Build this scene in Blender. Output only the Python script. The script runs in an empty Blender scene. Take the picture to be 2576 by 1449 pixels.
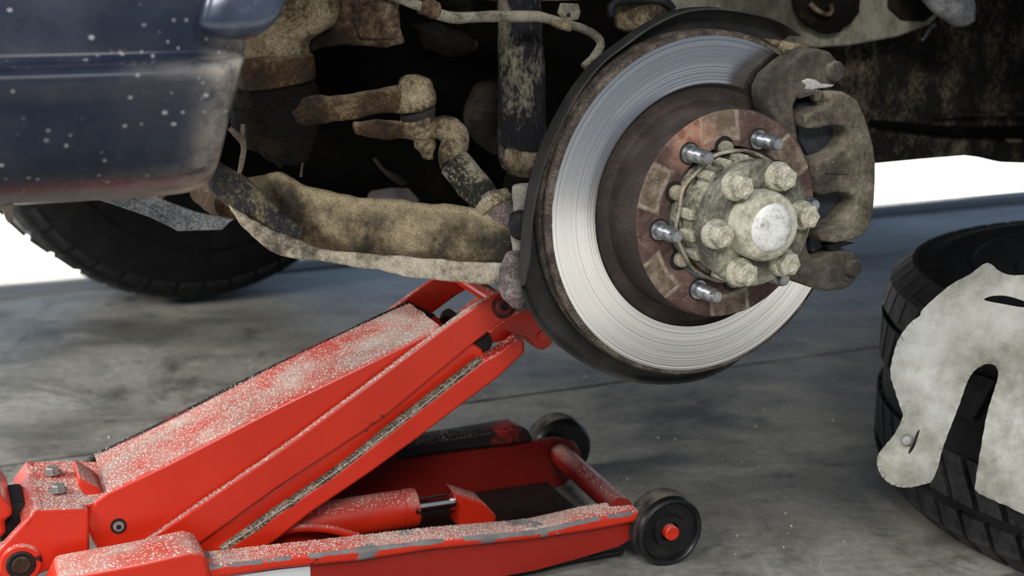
import bpy, bmesh, math, random
from mathutils import Vector, Matrix, noise
from mathutils.geometry import delaunay_2d_cdt
random.seed(7)
SC = bpy.context.scene
COL = SC.collection

# ------------------------------------------------------------------ camera, world, light
F = 3578.0                      # focal length in pixels of the 2576 px wide frame (50 mm on 36 mm)
PHI = math.radians(14.0)
CAM = Vector((0, 0, 0.62))
cd = bpy.data.cameras.new('camera'); cam = bpy.data.objects.new('camera', cd); COL.objects.link(cam)
cam.location = CAM; cam.rotation_euler = (math.pi/2 - PHI, 0, 0)
cd.sensor_width = 36; cd.lens = 36*F/2576; cd.clip_start = .02; cd.clip_end = 200
cd.dof.use_dof = True; cd.dof.focus_distance = 1.25; cd.dof.aperture_fstop = 6.3
SC.camera = cam

w = bpy.data.worlds.new('world'); SC.world = w; w.use_nodes = True
bg = w.node_tree.nodes['Background']
bg.inputs[0].default_value = (.50, .70, 1, 1); bg.inputs[1].default_value = .42
sd = bpy.data.lights.new('sun', 'SUN'); sd.energy = 14; sd.angle = math.radians(.6); sd.color = (1, .98, .95)
sun = bpy.data.objects.new('sun', sd); COL.objects.link(sun)
SUN_TO = Vector((-.10, .42, .90)).normalized()          # direction towards the sun: beyond the far side of the car
sun.rotation_euler = SUN_TO.to_track_quat('Z', 'Y').to_euler()
def area(name, loc, target, sx, sy, power, color):
    l = bpy.data.lights.new(name, 'AREA'); l.shape = 'RECTANGLE'; l.size = sx; l.size_y = sy; l.energy = power; l.color = color
    o = bpy.data.objects.new(name, l); COL.objects.link(o); o.location = loc
    o.rotation_euler = (Vector(loc) - Vector(target)).to_track_quat('Z', 'Y').to_euler()
    return o
area('added_light', (-1.25, -.35, 1.75), (.1, 1.3, .3), .9, .35, 22, (1, .95, .88))  # added key light from the front left, out of view
area('added_light', (-2.1, .85, .95), (-.75, 1.7, 0), .6, .3, 6.5, (1, .96, .9)).data.spread = math.radians(75)  # added light off frame, brightens the floor on the left
area('added_light', (.25, -.55, 1.45), (.0, 1.4, .3), .7, .3, 17, (1, .96, .9))  # added light out of view, brightens suspension and jack cover
SC.view_settings.view_transform = 'Standard'; SC.view_settings.look = 'None'
SC.view_settings.gamma = 1; SC.view_settings.use_curve_mapping = False
SC.view_settings.exposure = 0.5

# ------------------------------------------------------------------ frames of reference (metres)
CP, SP = math.cos(PHI), math.sin(PHI)
def ray(x, y):
    a, u = (x-1288)/F, -(y-724.5)/F
    return Vector((a, CP+u*SP, -SP+u*CP))
def on_plane(x, y, p, n):
    d = ray(x, y); return CAM + d*((p-CAM).dot(n)/d.dot(n))
UP = Vector((0, 0, 1))
O = Vector((.1711, 1.2498, .3829))                       # centre of the brake disc's outer face
N = Vector((.4243, -.9055, 0)).normalized()              # outboard along the wheel axis
T = Vector((-N.y, N.x, 0))                               # rearward along the car
def VP(x, y, off=0.0): return on_plane(x, y, O+N*off, N)  # point of a plane parallel to the car's side
def VL(a, b, off): return O + T*a + UP*b + N*off
HUB = Matrix(((T.x, 0, N.x, O.x), (T.y, 0, N.y, O.y), (0, 1, 0, O.z), (0, 0, 0, 1)))
JA = math.radians(22); JX = Vector((math.cos(JA), math.sin(JA), 0)); JY = Vector((-JX.y, JX.x, 0)); JB = Vector((.11, 1.446, 0))
def JP(x, y, l): return on_plane(x, y, JB+JY*l, JY)       # point of an upright plane along the jack
def JL(s, l, z): return JB + JX*s + JY*l + UP*z

# ------------------------------------------------------------------ mesh helpers
def finish(bm, name, mat, parent=None, ang=38, smooth=True):
    bmesh.ops.recalc_face_normals(bm, faces=bm.faces)
    ca = math.radians(ang)
    for f in bm.faces: f.smooth = smooth
    for e in bm.edges:
        if len(e.link_faces) == 2 and e.calc_face_angle(0) > ca: e.smooth = False
    me = bpy.data.meshes.new(name); bm.to_mesh(me); bm.free()
    return link(name, me, mat, parent)
def link(name, me, mat, parent=None, mw=None):
    if mat is not None and not me.materials: me.materials.append(mat)
    o = bpy.data.objects.new(name, me); COL.objects.link(o)
    if parent is not None: adopt(o, parent)
    if mw is not None: place(o, mw)
    return o
ROOTM = {}
def adopt(o, parent):
    o.parent = parent; m = wm(parent)
    o.matrix_parent_inverse = m.inverted()
def wm(o):
    m = o.matrix_basis.copy()
    if o.parent is not None: m = wm(o.parent) @ o.matrix_parent_inverse @ m
    return m
def place(o, mw):
    if o.parent is not None: o.matrix_basis = (wm(o.parent) @ o.matrix_parent_inverse).inverted() @ mw
    else: o.matrix_basis = mw
def empty(name, loc, label, cat):
    o = bpy.data.objects.new(name, None); COL.objects.link(o); o.location = loc; o.empty_display_size = .05
    o['label'] = label; o['category'] = cat
    return o
def tag(o, **k):
    for a, b in k.items(): o[a] = b
    return o
def cr(pts, n, closed=False):
    """Catmull-Rom resampling of a list of equally long tuples"""
    pts = [tuple(p) for p in pts]; m = len(pts); out = []
    rng = range(m if closed else m-1)
    for i in rng:
        if closed: p = [pts[(i+k-1) % m] for k in range(4)]
        else: p = [pts[max(0, min(m-1, i+k-1))] for k in range(4)]
        for j in range(n):
            t = j/n; q = []
            for a, b, c, d in zip(*p):
                q.append(.5*(2*b+(c-a)*t+(2*a-5*b+4*c-d)*t*t+(3*b-a-3*c+d)*t**3))
            out.append(tuple(q))
    if not closed: out.append(pts[-1])
    return out
def nudge(bm, amp, freq, seed=0):
    bm.normal_update()
    mv = [(v, v.normal*amp*(noise.noise(v.co*freq+Vector((seed, 0, 0)))+.5*noise.noise(v.co*freq*2.7+Vector((0, seed, 3))))) for v in bm.verts]
    for v, d in mv: v.co += d
def prism(name, front, back, mat, parent=None, bevel=.002, seg=2, ang=38, jig=0, smooth_outline=0, sub=0):
    """solid with the outline `front` (3-D points) extruded by the vector `back`"""
    pts = [Vector(p) for p in front]
    if smooth_outline: pts = [Vector(p) for p in cr(pts, smooth_outline, True)]
    bm = bmesh.new()
    a = [bm.verts.new(p) for p in pts]; b = [bm.verts.new(p+back) for p in pts]
    bm.faces.new(a); bm.faces.new(b[::-1]); m = len(a)
    for i in range(m): bm.faces.new((a[i], b[i], b[(i+1) % m], a[(i+1) % m]))
    bmesh.ops.recalc_face_normals(bm, faces=bm.faces)
    if bevel:
        es = [e for e in bm.edges if e.calc_face_angle(0) > math.radians(25)]
        bmesh.ops.bevel(bm, geom=es, offset=bevel, segments=seg, affect='EDGES', clamp_overlap=True, profile=.5)
    if sub:
        bmesh.ops.triangulate(bm, faces=[f for f in bm.faces if len(f.verts) > 4])
        for _ in range(sub):
            bmesh.ops.subdivide_edges(bm, edges=bm.edges[:], cuts=1, use_grid_fill=True)
    if jig: nudge(bm, jig, 60, len(name))
    o = finish(bm, name, mat, parent, ang)
    if not sub:
        for f in o.data.polygons:
            if len(f.vertices) > 5: f.use_smooth = False      # flat faces stay flat between rounded edges
    return o
def loft(name, secs, mat, parent=None, p=2.0, n=6, ns=24, jig=0, jf=40, cap=.6, ang=50):
    """skin over sections (centre, half axis A, half axis B)"""
    flat = [tuple(c)+tuple(a)+tuple(b) for c, a, b in secs]
    S = cr(flat, n) if n > 1 else flat
    S = [(Vector(q[:3]), Vector(q[3:6]), Vector(q[6:])) for q in S]
    def caps(c, a, b, d):
        r = min(a.length, b.length)*cap; return [(c+d*r*math.sin(t), a*(1-(1-math.cos(t))*.9*1.0), b*(1-(1-math.cos(t))*.9)) for t in (1.45, 1.1, .75, .4)]
    d0 = (S[0][0]-S[1][0]).normalized(); d1 = (S[-1][0]-S[-2][0]).normalized()
    S = caps(*S[0], d0) + S + caps(*S[-1], d1)[::-1]
    bm = bmesh.new(); rings = []
    for c, a, b in S:
        r = []
        for k in range(ns):
            t = 2*math.pi*k/ns; x, y = math.cos(t), math.sin(t)
            r.append(bm.verts.new(c+a*math.copysign(abs(x)**(2/p), x)+b*math.copysign(abs(y)**(2/p), y)))
        rings.append(r)
    for r, q in zip(rings, rings[1:]):
        for k in range(ns): bm.faces.new((r[k], r[(k+1) % ns], q[(k+1) % ns], q[k]))
    bm.faces.new(rings[0]); bm.faces.new(rings[-1][::-1])
    if jig: nudge(bm, jig, jf, len(name)*3.1)
    return finish(bm, name, mat, parent, ang)
def loft_px(name, pairs, mat, parent=None, ratio=.8, **k):
    secs = []
    for q in pairs:
        x0, y0, x1, y1, off = q[:5]; r = q[5] if len(q) > 5 else ratio
        p0, p1 = VP(x0, y0, off), VP(x1, y1, off); a = (p1-p0)/2
        secs.append(((p0+p1)/2, a, N*(a.length*r)))
    return loft(name, secs, mat, parent, **k)
def tube(name, pts, r, mat, parent=None, n=6, ns=14, jig=0, jf=60, closed=False):
    rs = r if isinstance(r, (list, tuple)) else [r]*len(pts)
    S = cr([tuple(p)+(q,) for p, q in zip(pts, rs)], n) if n > 1 else [tuple(p)+(q,) for p, q in zip(pts, rs)]
    bm = bmesh.new(); rings = []; prev = None
    for i, s in enumerate(S):
        c = Vector(s[:3]); d = (Vector(S[min(i+1, len(S)-1)][:3])-Vector(S[max(i-1, 0)][:3])).normalized()
        u = (prev - d*prev.dot(d)) if prev is not None else d.orthogonal()
        u.normalize(); prev = u; v = d.cross(u)
        rings.append([bm.verts.new(c+(u*math.cos(2*math.pi*k/ns)+v*math.sin(2*math.pi*k/ns))*s[3]) for k in range(ns)])
    for a, b in zip(rings, rings[1:]):
        for k in range(ns): bm.faces.new((a[k], a[(k+1) % ns], b[(k+1) % ns], b[k]))
    bm.faces.new(rings[0]); bm.faces.new(rings[-1][::-1])
    if jig: nudge(bm, jig, jf, len(name))
    return finish(bm, name, mat, parent, 50)
def lathe_mesh(name, prof, ns=96, ang=35, jig=0, jf=60):
    """profile of (radius, height) turned about local z"""
    bm = bmesh.new(); rings = []
    for r, z in prof:
        if r < 1e-6: rings.append([bm.verts.new((0, 0, z))])
        else: rings.append([bm.verts.new((r*math.cos(2*math.pi*k/ns), r*math.sin(2*math.pi*k/ns), z)) for k in range(ns)])
    for a, b in zip(rings, rings[1:]):
        if len(a) == 1 and len(b) == 1: continue
        for k in range(ns):
            j = (k+1) % ns
            if len(a) == 1: bm.faces.new((a[0], b[k], b[j]))
            elif len(b) == 1: bm.faces.new((a[k], b[0], a[j]))
            else: bm.faces.new((a[k], b[k], b[j], a[j]))
    if len(rings[0]) > 1 and prof[0] != prof[-1]: pass
    if jig: nudge(bm, jig, jf)
    bmesh.ops.remove_doubles(bm, verts=bm.verts, dist=1e-7)
    bmesh.ops.recalc_face_normals(bm, faces=bm.faces)
    ca = math.radians(ang)
    for f in bm.faces: f.smooth = True
    for e in bm.edges:
        if len(e.link_faces) == 2 and e.calc_face_angle(0) > ca: e.smooth = False
    me = bpy.data.meshes.new(name); bm.to_mesh(me); bm.free(); return me
def lathe(name, prof, mat, parent, mw, ns=96, **k):
    return link(name, lathe_mesh(name, prof, ns, **k), mat, parent, mw)
def frame(origin, z, x=None):
    z = Vector(z).normalized(); x = Vector(x) if x is not None else z.orthogonal()
    x = (x - z*x.dot(z)).normalized(); y = z.cross(x)
    return Matrix(((x.x, y.x, z.x, origin[0]), (x.y, y.y, z.y, origin[1]), (x.z, y.z, z.z, origin[2]), (0, 0, 0, 1)))
def hexprof(name, r, h, mat, parent, mw, ch=.15):
    bm = bmesh.new()
    def ring(rr, z, n=6): return [bm.verts.new((rr*math.cos(math.pi/3*k), rr*math.sin(math.pi/3*k), z)) for k in range(n)]
    a, b, c = ring(r, 0), ring(r, h*(1-ch)), ring(r*.86, h)
    for p, q in ((a, b), (b, c)):
        for k in range(6): bm.faces.new((p[k], p[(k+1) % 6], q[(k+1) % 6], q[k]))
    bm.faces.new(a[::-1]); bm.faces.new(c)
    o = finish(bm, name, mat, parent, 20); place(o, mw); return o

# ------------------------------------------------------------------ materials
class NT:
    def __init__(s, name):
        s.m = bpy.data.materials.new(name); s.m.use_nodes = True; s.t = s.m.node_tree
        s.b = s.t.nodes['Principled BSDF']; s.co = s.new('ShaderNodeTexCoord').outputs['Object']
    def new(s, t): return s.t.nodes.new(t)
    def put(s, sock, v):
        if isinstance(v, (int, float)): sock.default_value = v
        elif isinstance(v, tuple): sock.default_value = v if len(v) == len(sock.default_value) else v+(1,)
        else: s.t.links.new(v, sock)
    def math(s, op, a, b=0.0, clamp=False):
        n = s.new('ShaderNodeMath'); n.operation = op; n.use_clamp = clamp; s.put(n.inputs[0], a); s.put(n.inputs[1], b); return n.outputs[0]
    def mix(s, f, a, b, mode='MIX'):
        n = s.new('ShaderNodeMix'); n.data_type = 'RGBA'; n.blend_type = mode; s.put(n.inputs[0], f); s.put(n.inputs[6], a); s.put(n.inputs[7], b); return n.outputs[2]
    def noise(s, scale, detail=6, rough=.6, co=None, dist=0):
        n = s.new('ShaderNodeTexNoise'); n.inputs['Scale'].default_value = scale; n.inputs['Detail'].default_value = detail
        n.inputs['Roughness'].default_value = rough; n.inputs['Distortion'].default_value = dist
        s.put(n.inputs['Vector'], co or s.co); return n.outputs[0]
    def vor(s, scale, feature='F1', co=None, out='Distance'):
        n = s.new('ShaderNodeTexVoronoi'); n.feature = feature; n.inputs['Scale'].default_value = scale; s.put(n.inputs['Vector'], co or s.co); return n.outputs[out]
    def step(s, v, lo, hi, a=0.0, b=1.0):
        n = s.new('ShaderNodeMapRange'); n.interpolation_type = 'SMOOTHSTEP'; s.put(n.inputs[0], v)
        for i, q in enumerate((lo, hi, a, b)): s.put(n.inputs[i+1], q)
        return n.outputs[0]
    def ramp(s, v, stops):
        n = s.new('ShaderNodeValToRGB'); e = n.color_ramp.elements
        while len(e) < len(stops): e.new(.5)
        for x, (p, c) in zip(e, stops): x.position = p; x.color = c+(1,)
        s.put(n.inputs[0], v); return n.outputs[0]
    def sep(s, v):
        n = s.new('ShaderNodeSeparateXYZ'); s.put(n.inputs[0], v); return n.outputs
    def up(s): return s.sep(s.new('ShaderNodeNewGeometry').outputs['Normal'])[2]
    def attr(s, name):
        n = s.new('ShaderNodeAttribute'); n.attribute_name = name; return n.outputs['Fac']
    def scaled(s, v):
        n = s.new('ShaderNodeVectorMath'); n.operation = 'MULTIPLY'; s.put(n.inputs[0], s.co); n.inputs[1].default_value = v; return n.outputs[0]
    def bump(s, h, strength=.4, dist=.002):
        n = s.new('ShaderNodeBump'); n.inputs['Strength'].default_value = strength; n.inputs['Distance'].default_value = dist
        s.put(n.inputs['Height'], h); s.t.links.new(n.outputs[0], s.b.inputs['Normal'])
    def out(s, col, rough=.7, metal=0.0, spec=.4):
        s.put(s.b.inputs['Base Color'], col); s.put(s.b.inputs['Roughness'], rough); s.put(s.b.inputs['Metallic'], metal)
        s.b.inputs['Specular IOR Level'].default_value = spec; return s.m

def grime(name, stops, scale=18, rough=.85, bump=.6, dust=None, speck=None, metal=0, spec=.3, fine=.35, stretch=None, bd=.0025, blotch=None, mica=.35):
    """soiled metal: broad patches, fine grain, dust on what faces up, loose bright grains"""
    n = NT(name); co = n.scaled(stretch) if stretch else n.co
    big = n.noise(scale, 7, .62, co); fin = n.noise(scale*9, 6, .7, co); mic = n.noise(900, 2, .5)
    v = n.math('ADD', n.math('MULTIPLY', big, 1-fine), n.math('MULTIPLY', fin, fine))
    c = n.ramp(n.step(v, .33, .67), stops)
    if blotch:
        bc, bs, lo, hi = blotch
        c = n.mix(n.step(n.noise(bs, 5, .7), lo, hi), c, bc)
    if dust:
        dc, amt, bias = dust
        f = n.math('MULTIPLY', n.step(n.math('ADD', n.up(), n.math('MULTIPLY', n.math('SUBTRACT', big, .5), 2.2)), bias, bias+.8), amt)
        f = n.math('MULTIPLY', f, n.step(fin, .25, .55, .45, 1))
        c = n.mix(f, c, dc)
    if speck:
        sc, thr, ss = speck
        g = n.math('LESS_THAN', n.vor(ss), thr); g = n.math('MULTIPLY', g, n.step(n.noise(scale*2, 3), .42, .6))
        c = n.mix(g, c, sc)
    c = n.mix(n.step(mic, .35, .65, .0, mica), c, (.02, .018, .015))
    n.bump(n.math('ADD', n.math('MULTIPLY', fin, .8), n.math('MULTIPLY', mic, .3)), bump, bd)
    return n.out(c, rough, metal, spec)

TAN = (.36, .29, .19); SAND = (.52, .46, .37)
M = {}
M['dusty'] = grime('dust_caked_casting', [(0, (.02, .015, .009)), (.35, (.13, .095, .055)), (.65, (.36, .29, .18)), (1, (.56, .48, .34))], 24, speck=((.72, .64, .5), .18, 400), blotch=((.045, .028, .014), 15, .5, .66), mica=.5, bump=.9)
M['arm'] = grime('dust_caked_control_arm', [(0, (.012, .012, .012)), (.35, (.045, .033, .02)), (.7, (.14, .105, .06)), (1, (.26, .21, .13))], 13, speck=((.66, .57, .42), .16, 430), dust=((.54, .44, .27), .9, -.12), blotch=((.02, .021, .02), 17, .54, .66), mica=.5, bump=.9)
M['leg'] = grime('tarry_arm_leg', [(0, (.008, .009, .013)), (.45, (.018, .018, .022)), (.7, (.07, .055, .035)), (1, (.24, .19, .12))], 30, fine=.6, speck=((.6, .54, .42), .14, 430), dust=((.32, .27, .16), .5, .35))
M['arm_flange'] = grime('dust_caked_flange', [(0, (.03, .027, .024)), (.3, (.2, .17, .125)), (.6, (.42, .37, .28)), (1, (.6, .54, .43))], 18, speck=((.75, .68, .55), .18, 420))
M['rusty'] = grime('rusty_casting', [(0, (.01, .007, .005)), (.4, (.045, .025, .012)), (.7, (.085, .05, .026)), (1, (.26, .19, .115))], 26, speck=((.5, .38, .24), .15, 380), dust=((.36, .29, .2), .7, .4))
M['black_rust'] = grime('blackened_casting', [(0, (.002, .002, .002)), (.55, (.004, .003, .002)), (1, (.026, .018, .011))], 22, speck=((.2, .15, .09), .1, 420), spec=.15)
M['frame_rust'] = grime('rusty_frame', [(0, (.01, .007, .005)), (.4, (.07, .04, .022)), (.75, (.22, .155, .1)), (1, (.42, .35, .26))], 20, blotch=((.02, .013, .008), 22, .52, .64), mica=.5, speck=((.5, .4, .28), .1, 380))
M['shock'] = grime('mud_splashed_tube', [(0, (.006, .007, .011)), (.42, (.012, .013, .018)), (.6, (.13, .12, .09)), (1, (.32, .29, .21))], 26, stretch=(1, 1, .5), fine=.45)
M['sleeve'] = grime('mud_splashed_rod', [(0, (.01, .01, .01)), (.42, (.03, .028, .022)), (.6, (.28, .25, .18)), (1, (.45, .41, .32))], 30, fine=.55, dust=((.4, .35, .24), .6, .3))
M['hose'] = grime('dusty_hose', [(0, (.06, .058, .045)), (.5, (.26, .24, .18)), (1, (.43, .40, .31))], 40, dust=((.5, .46, .36), .7, .2))
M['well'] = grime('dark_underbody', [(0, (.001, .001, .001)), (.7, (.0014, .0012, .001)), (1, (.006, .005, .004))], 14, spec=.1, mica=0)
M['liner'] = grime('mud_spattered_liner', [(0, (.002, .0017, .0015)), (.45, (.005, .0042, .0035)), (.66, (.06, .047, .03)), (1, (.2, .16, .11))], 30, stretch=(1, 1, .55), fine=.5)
M['panel'] = grime('dirty_inner_panel', [(0, (.08, .075, .055)), (.45, (.2, .185, .14)), (.8, (.34, .325, .255)), (1, (.4, .385, .31))], 9, stretch=(1, 1, .5), blotch=((.02, .017, .011), 10, .5, .66))
M['caliper'] = grime('dusty_cast_iron', [(0, (.025, .021, .016)), (.4, (.08, .067, .049)), (.75, (.145, .124, .09)), (1, (.25, .22, .165))], 22, speck=((.55, .48, .36), .11, 330), dust=((.3, .26, .19), .45, .3), bump=.4)
M['carrier'] = grime('brown_cast_carrier', [(0, (.022, .019, .016)), (.5, (.06, .051, .041)), (1, (.14, .12, .093))], 16, speck=((.5, .42, .32), .1, 330), bump=.4, dust=((.27, .235, .17), .5, .3))
M['pad'] = grime('pad_backing', [(0, (.012, .014, .02)), (1, (.05, .055, .07))], 25, rough=.6)
M['hubdust'] = grime('dusty_hub', [(0, (.06, .058, .045)), (.3, (.2, .19, .14)), (.65, (.40, .38, .29)), (1, (.56, .53, .42))], 26, speck=((.75, .7, .56), .1, 380), bump=.35, spec=.35, blotch=((.06, .06, .05), 30, .5, .62), mica=.2)
M['flange'] = grime('grimy_flange', [(0, (.035, .036, .03)), (.4, (.11, .108, .085)), (.75, (.25, .24, .185)), (1, (.42, .40, .31))], 24, speck=((.7, .65, .52), .12, 330), bump=.35, mica=.2)
M['hubcap'] = grime('pale_hub_cap', [(0, (.16, .15, .105)), (.3, (.35, .33, .25)), (.65, (.52, .50, .40)), (1, (.66, .64, .54))], 24, bump=.3, spec=.4, mica=.15)
M['crown'] = grime('bare_cap_crown', [(0, (.3, .29, .26)), (.35, (.66, .66, .63)), (1, (.86, .86, .84))], 40, bump=.4, spec=.5, mica=.1, rough=.5)
M['boltdust'] = grime('dusty_bolt', [(0, (.2, .19, .14)), (.4, (.45, .43, .33)), (1, (.72, .69, .57))], 60, bump=.3)
M['clip'] = grime('tan_spring', [(0, (.13, .11, .075)), (.5, (.31, .275, .2)), (1, (.46, .42, .33))], 60, bump=.3)
M['rim_rust'] = grime('rust_scaled_rim', [(0, (.035, .026, .021)), (.5, (.105, .08, .065)), (1, (.25, .205, .165))], 55, fine=.5, speck=((.42, .36, .28), .15, 420), bump=.9)
M['vane'] = grime('dark_rust_vane', [(0, (.03, .022, .018)), (1, (.15, .115, .09))], 60)
M['hatwall'] = grime('brown_disc_hat', [(0, (.02, .015, .013)), (.5, (.038, .028, .024)), (1, (.066, .05, .042))], 30, rough=.75, bump=.25, speck=((.16, .12, .1), .1, 420))
M['shield'] = grime('black_dust_shield', [(0, (.008, .008, .009)), (.5, (.017, .017, .017)), (1, (.04, .038, .035))], 16, rough=.6, bump=.15, fine=.2, spec=.5)
M['ball'] = grime('dusty_pink_boss', [(0, (.06, .045, .045)), (.45, (.19, .15, .145)), (1, (.42, .37, .34))], 40, fine=.5)
M['white_part'] = grime('pale_knuckle', [(0, (.28, .26, .21)), (1, (.56, .54, .47))], 30)
M['strap'] = grime('pinkish_bracket', [(0, (.12, .09, .07)), (1, (.4, .33, .27))], 40)
M['plastic'] = grime('grey_plastic', [(0, (.07, .075, .09)), (.5, (.22, .225, .24)), (1, (.5, .5, .5))], 60, fine=.6, rough=.7, bump=.2)
M['plate'] = grime('dusty_sheet_metal', [(0, (.15, .145, .115)), (.35, (.27, .268, .225)), (.7, (.40, .40, .355)), (1, (.52, .525, .49))], 8, bump=.08, fine=.25, rough=.6, spec=.5, blotch=((.16, .145, .105), 9, .5, .8), mica=.08)
M['tray'] = grime('pale_undertray', [(0, (.35, .36, .4)), (1, (.55, .56, .6))], 20, bump=.1, mica=.05)
M['black_oil_shade'] = grime('oily_black_shade', [(0, (.004, .004, .004)), (1, (.02, .018, .017))], 40, rough=.4)  # oily parts and holes; also paints the shade inside the jack
M['sealant'] = grime('pale_scrape', [(0, (.3, .29, .27)), (1, (.6, .59, .56))], 60)

def stud_mat():
    n = NT('steel_thread'); v = n.noise(120, 4)
    c = n.ramp(v, [(.3, (.12, .13, .14)), (.6, (.36, .37, .38)), (.8, (.6, .6, .6))])
    n.bump(v, .2); return n.out(c, .38, .85)
M['stud'] = stud_mat()
def chrome():
    n = NT('polished_rod'); return n.out((.8, .8, .78), .12, 1.0)
M['chrome'] = chrome()
def zinc():
    n = NT('zinc_bolt'); v = n.noise(150, 4); return n.out(n.ramp(v, [(.3, (.2, .2, .18)), (.7, (.42, .43, .41))]), .5, .5)
M['zinc'] = zinc()

def red(name, dust=.6, chips=None, base=(.70, .033, .010), grit=.0):
    """glossy red enamel, dust and sand on what faces up, small nicks"""
    n = NT(name)
    a = n.noise(7, 5); b = n.noise(60, 6, .7); c0 = n.mix(n.step(a, .3, .7), base, (base[0]*.86, base[1]*.72, base[2]*.8))
    nick = n.step(n.math('MULTIPLY', n.noise(190, 3, .5), n.step(n.noise(20, 3), .4, .75)), .44, .49)
    c = n.mix(nick, c0, (.03, .015, .012))
    up = n.up()
    f = n.math('MULTIPLY', n.step(n.math('ADD', up, n.math('MULTIPLY', n.math('SUBTRACT', a, .5), 1.1)), .3, 1.0), dust)
    f = n.math('MULTIPLY', f, n.step(b, .2, .6, .45, 1.0)); f = n.math('MULTIPLY', f, n.step(n.noise(9, 5, .6), .38, .62, .25, 1.0))
    c = n.mix(f, c, n.mix(n.step(n.noise(11, 4, .6), .42, .62), (.44, .32, .27), (.58, .51, .43)))
    gr = n.math('MULTIPLY', n.math('LESS_THAN', n.vor(360), .30), n.step(n.math('ADD', up, n.math('MULTIPLY', n.math('SUBTRACT', a, .5), .9)), .45, .85))
    c = n.mix(n.math('MULTIPLY', gr, min(1, dust*1.4)), c, (.92, .84, .76))
    gk = n.math('MULTIPLY', n.math('LESS_THAN', n.vor(390, co=n.scaled((1.07, 1, 1.1))), .17), n.step(up, .5, .8))
    c = n.mix(n.math('MULTIPLY', gk, dust), c, (.06, .045, .04))
    rough = n.math('ADD', .3, n.math('MULTIPLY', f, .6), True)
    if chips:
        band = n.math('MULTIPLY', n.step(up, .02, .35), n.step(up, .86, .985, 1.0, 0.0))   # the worn rounded edge
        k = n.step(n.math('ADD', n.noise(24, 5, .65), n.math('MULTIPLY', band, .13)), chips, chips+.025)
        c = n.mix(k, c, n.mix(n.noise(70, 3), (.05, .05, .055), (.33, .31, .3)))
        rough = n.math('ADD', rough, n.math('MULTIPLY', k, .25), True)
    n.bump(n.math('ADD', n.math('MULTIPLY', b, .3), gr), .12, .0015)
    return n.out(c, rough, 0, .5)
M['red'] = red('red_enamel', .55)
M['red_clean'] = red('red_enamel_side', .45)
M['red_dusty'] = red('red_enamel_dusted', .95)
M['red_dark'] = red('red_enamel_shaded', .3, base=(.2, .011, .006))  # darker red: the car's shade painted into far and inner parts
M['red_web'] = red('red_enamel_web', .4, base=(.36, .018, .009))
M['gritty'] = grime('packed_grit', [(0, (.03, .022, .017)), (.4, (.12, .085, .06)), (.7, (.38, .31, .23)), (1, (.72, .64, .52))], 60, fine=.7)

def oily_shade_mat():  # grease patches; on the far rail the black also paints shade
    n = NT('red_enamel_grease_shade'); a = n.noise(18, 6, .7)
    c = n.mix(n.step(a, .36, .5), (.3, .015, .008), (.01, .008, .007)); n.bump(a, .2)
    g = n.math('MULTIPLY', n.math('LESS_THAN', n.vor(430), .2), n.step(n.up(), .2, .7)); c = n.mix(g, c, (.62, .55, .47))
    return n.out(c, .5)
M['red_grease_shade'] = oily_shade_mat()

def disc_mat():
    n = NT('swept_disc_face'); x, y, z = n.sep(n.co)
    r = n.math('SQRT', n.math('ADD', n.math('MULTIPLY', x, x), n.math('MULTIPLY', y, y)))
    cmb = n.new('ShaderNodeCombineXYZ'); n.put(cmb.inputs[0], r); rv = cmb.outputs[0]
    g1 = n.noise(620, 3, .7, rv); g2 = n.noise(1900, 2, .6, rv); g3 = n.noise(110, 2, .5, rv)
    c = n.ramp(n.math('ADD', n.math('MULTIPLY', g1, .6), n.math('MULTIPLY', g3, .4)), [(.36, (.30, .31, .34)), (.46, (.62, .63, .66)), (.6, (.82, .82, .85)), (.7, (.9, .9, .92))])
    n.bump(n.math('ADD', n.math('MULTIPLY', g1, 1.0), n.math('MULTIPLY', g2, .35)), .16, .0012)
    ro = n.math('ADD', .08, n.math('MULTIPLY', g1, .12))
    n.b.inputs['Anisotropic'].default_value = .5
    tg = n.new('ShaderNodeTangent'); tg.direction_type = 'RADIAL'; tg.axis = 'Z'; n.t.links.new(tg.outputs[0], n.b.inputs['Tangent'])
    return n.out(c, ro, 1.0)
M['disc'] = disc_mat()
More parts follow.
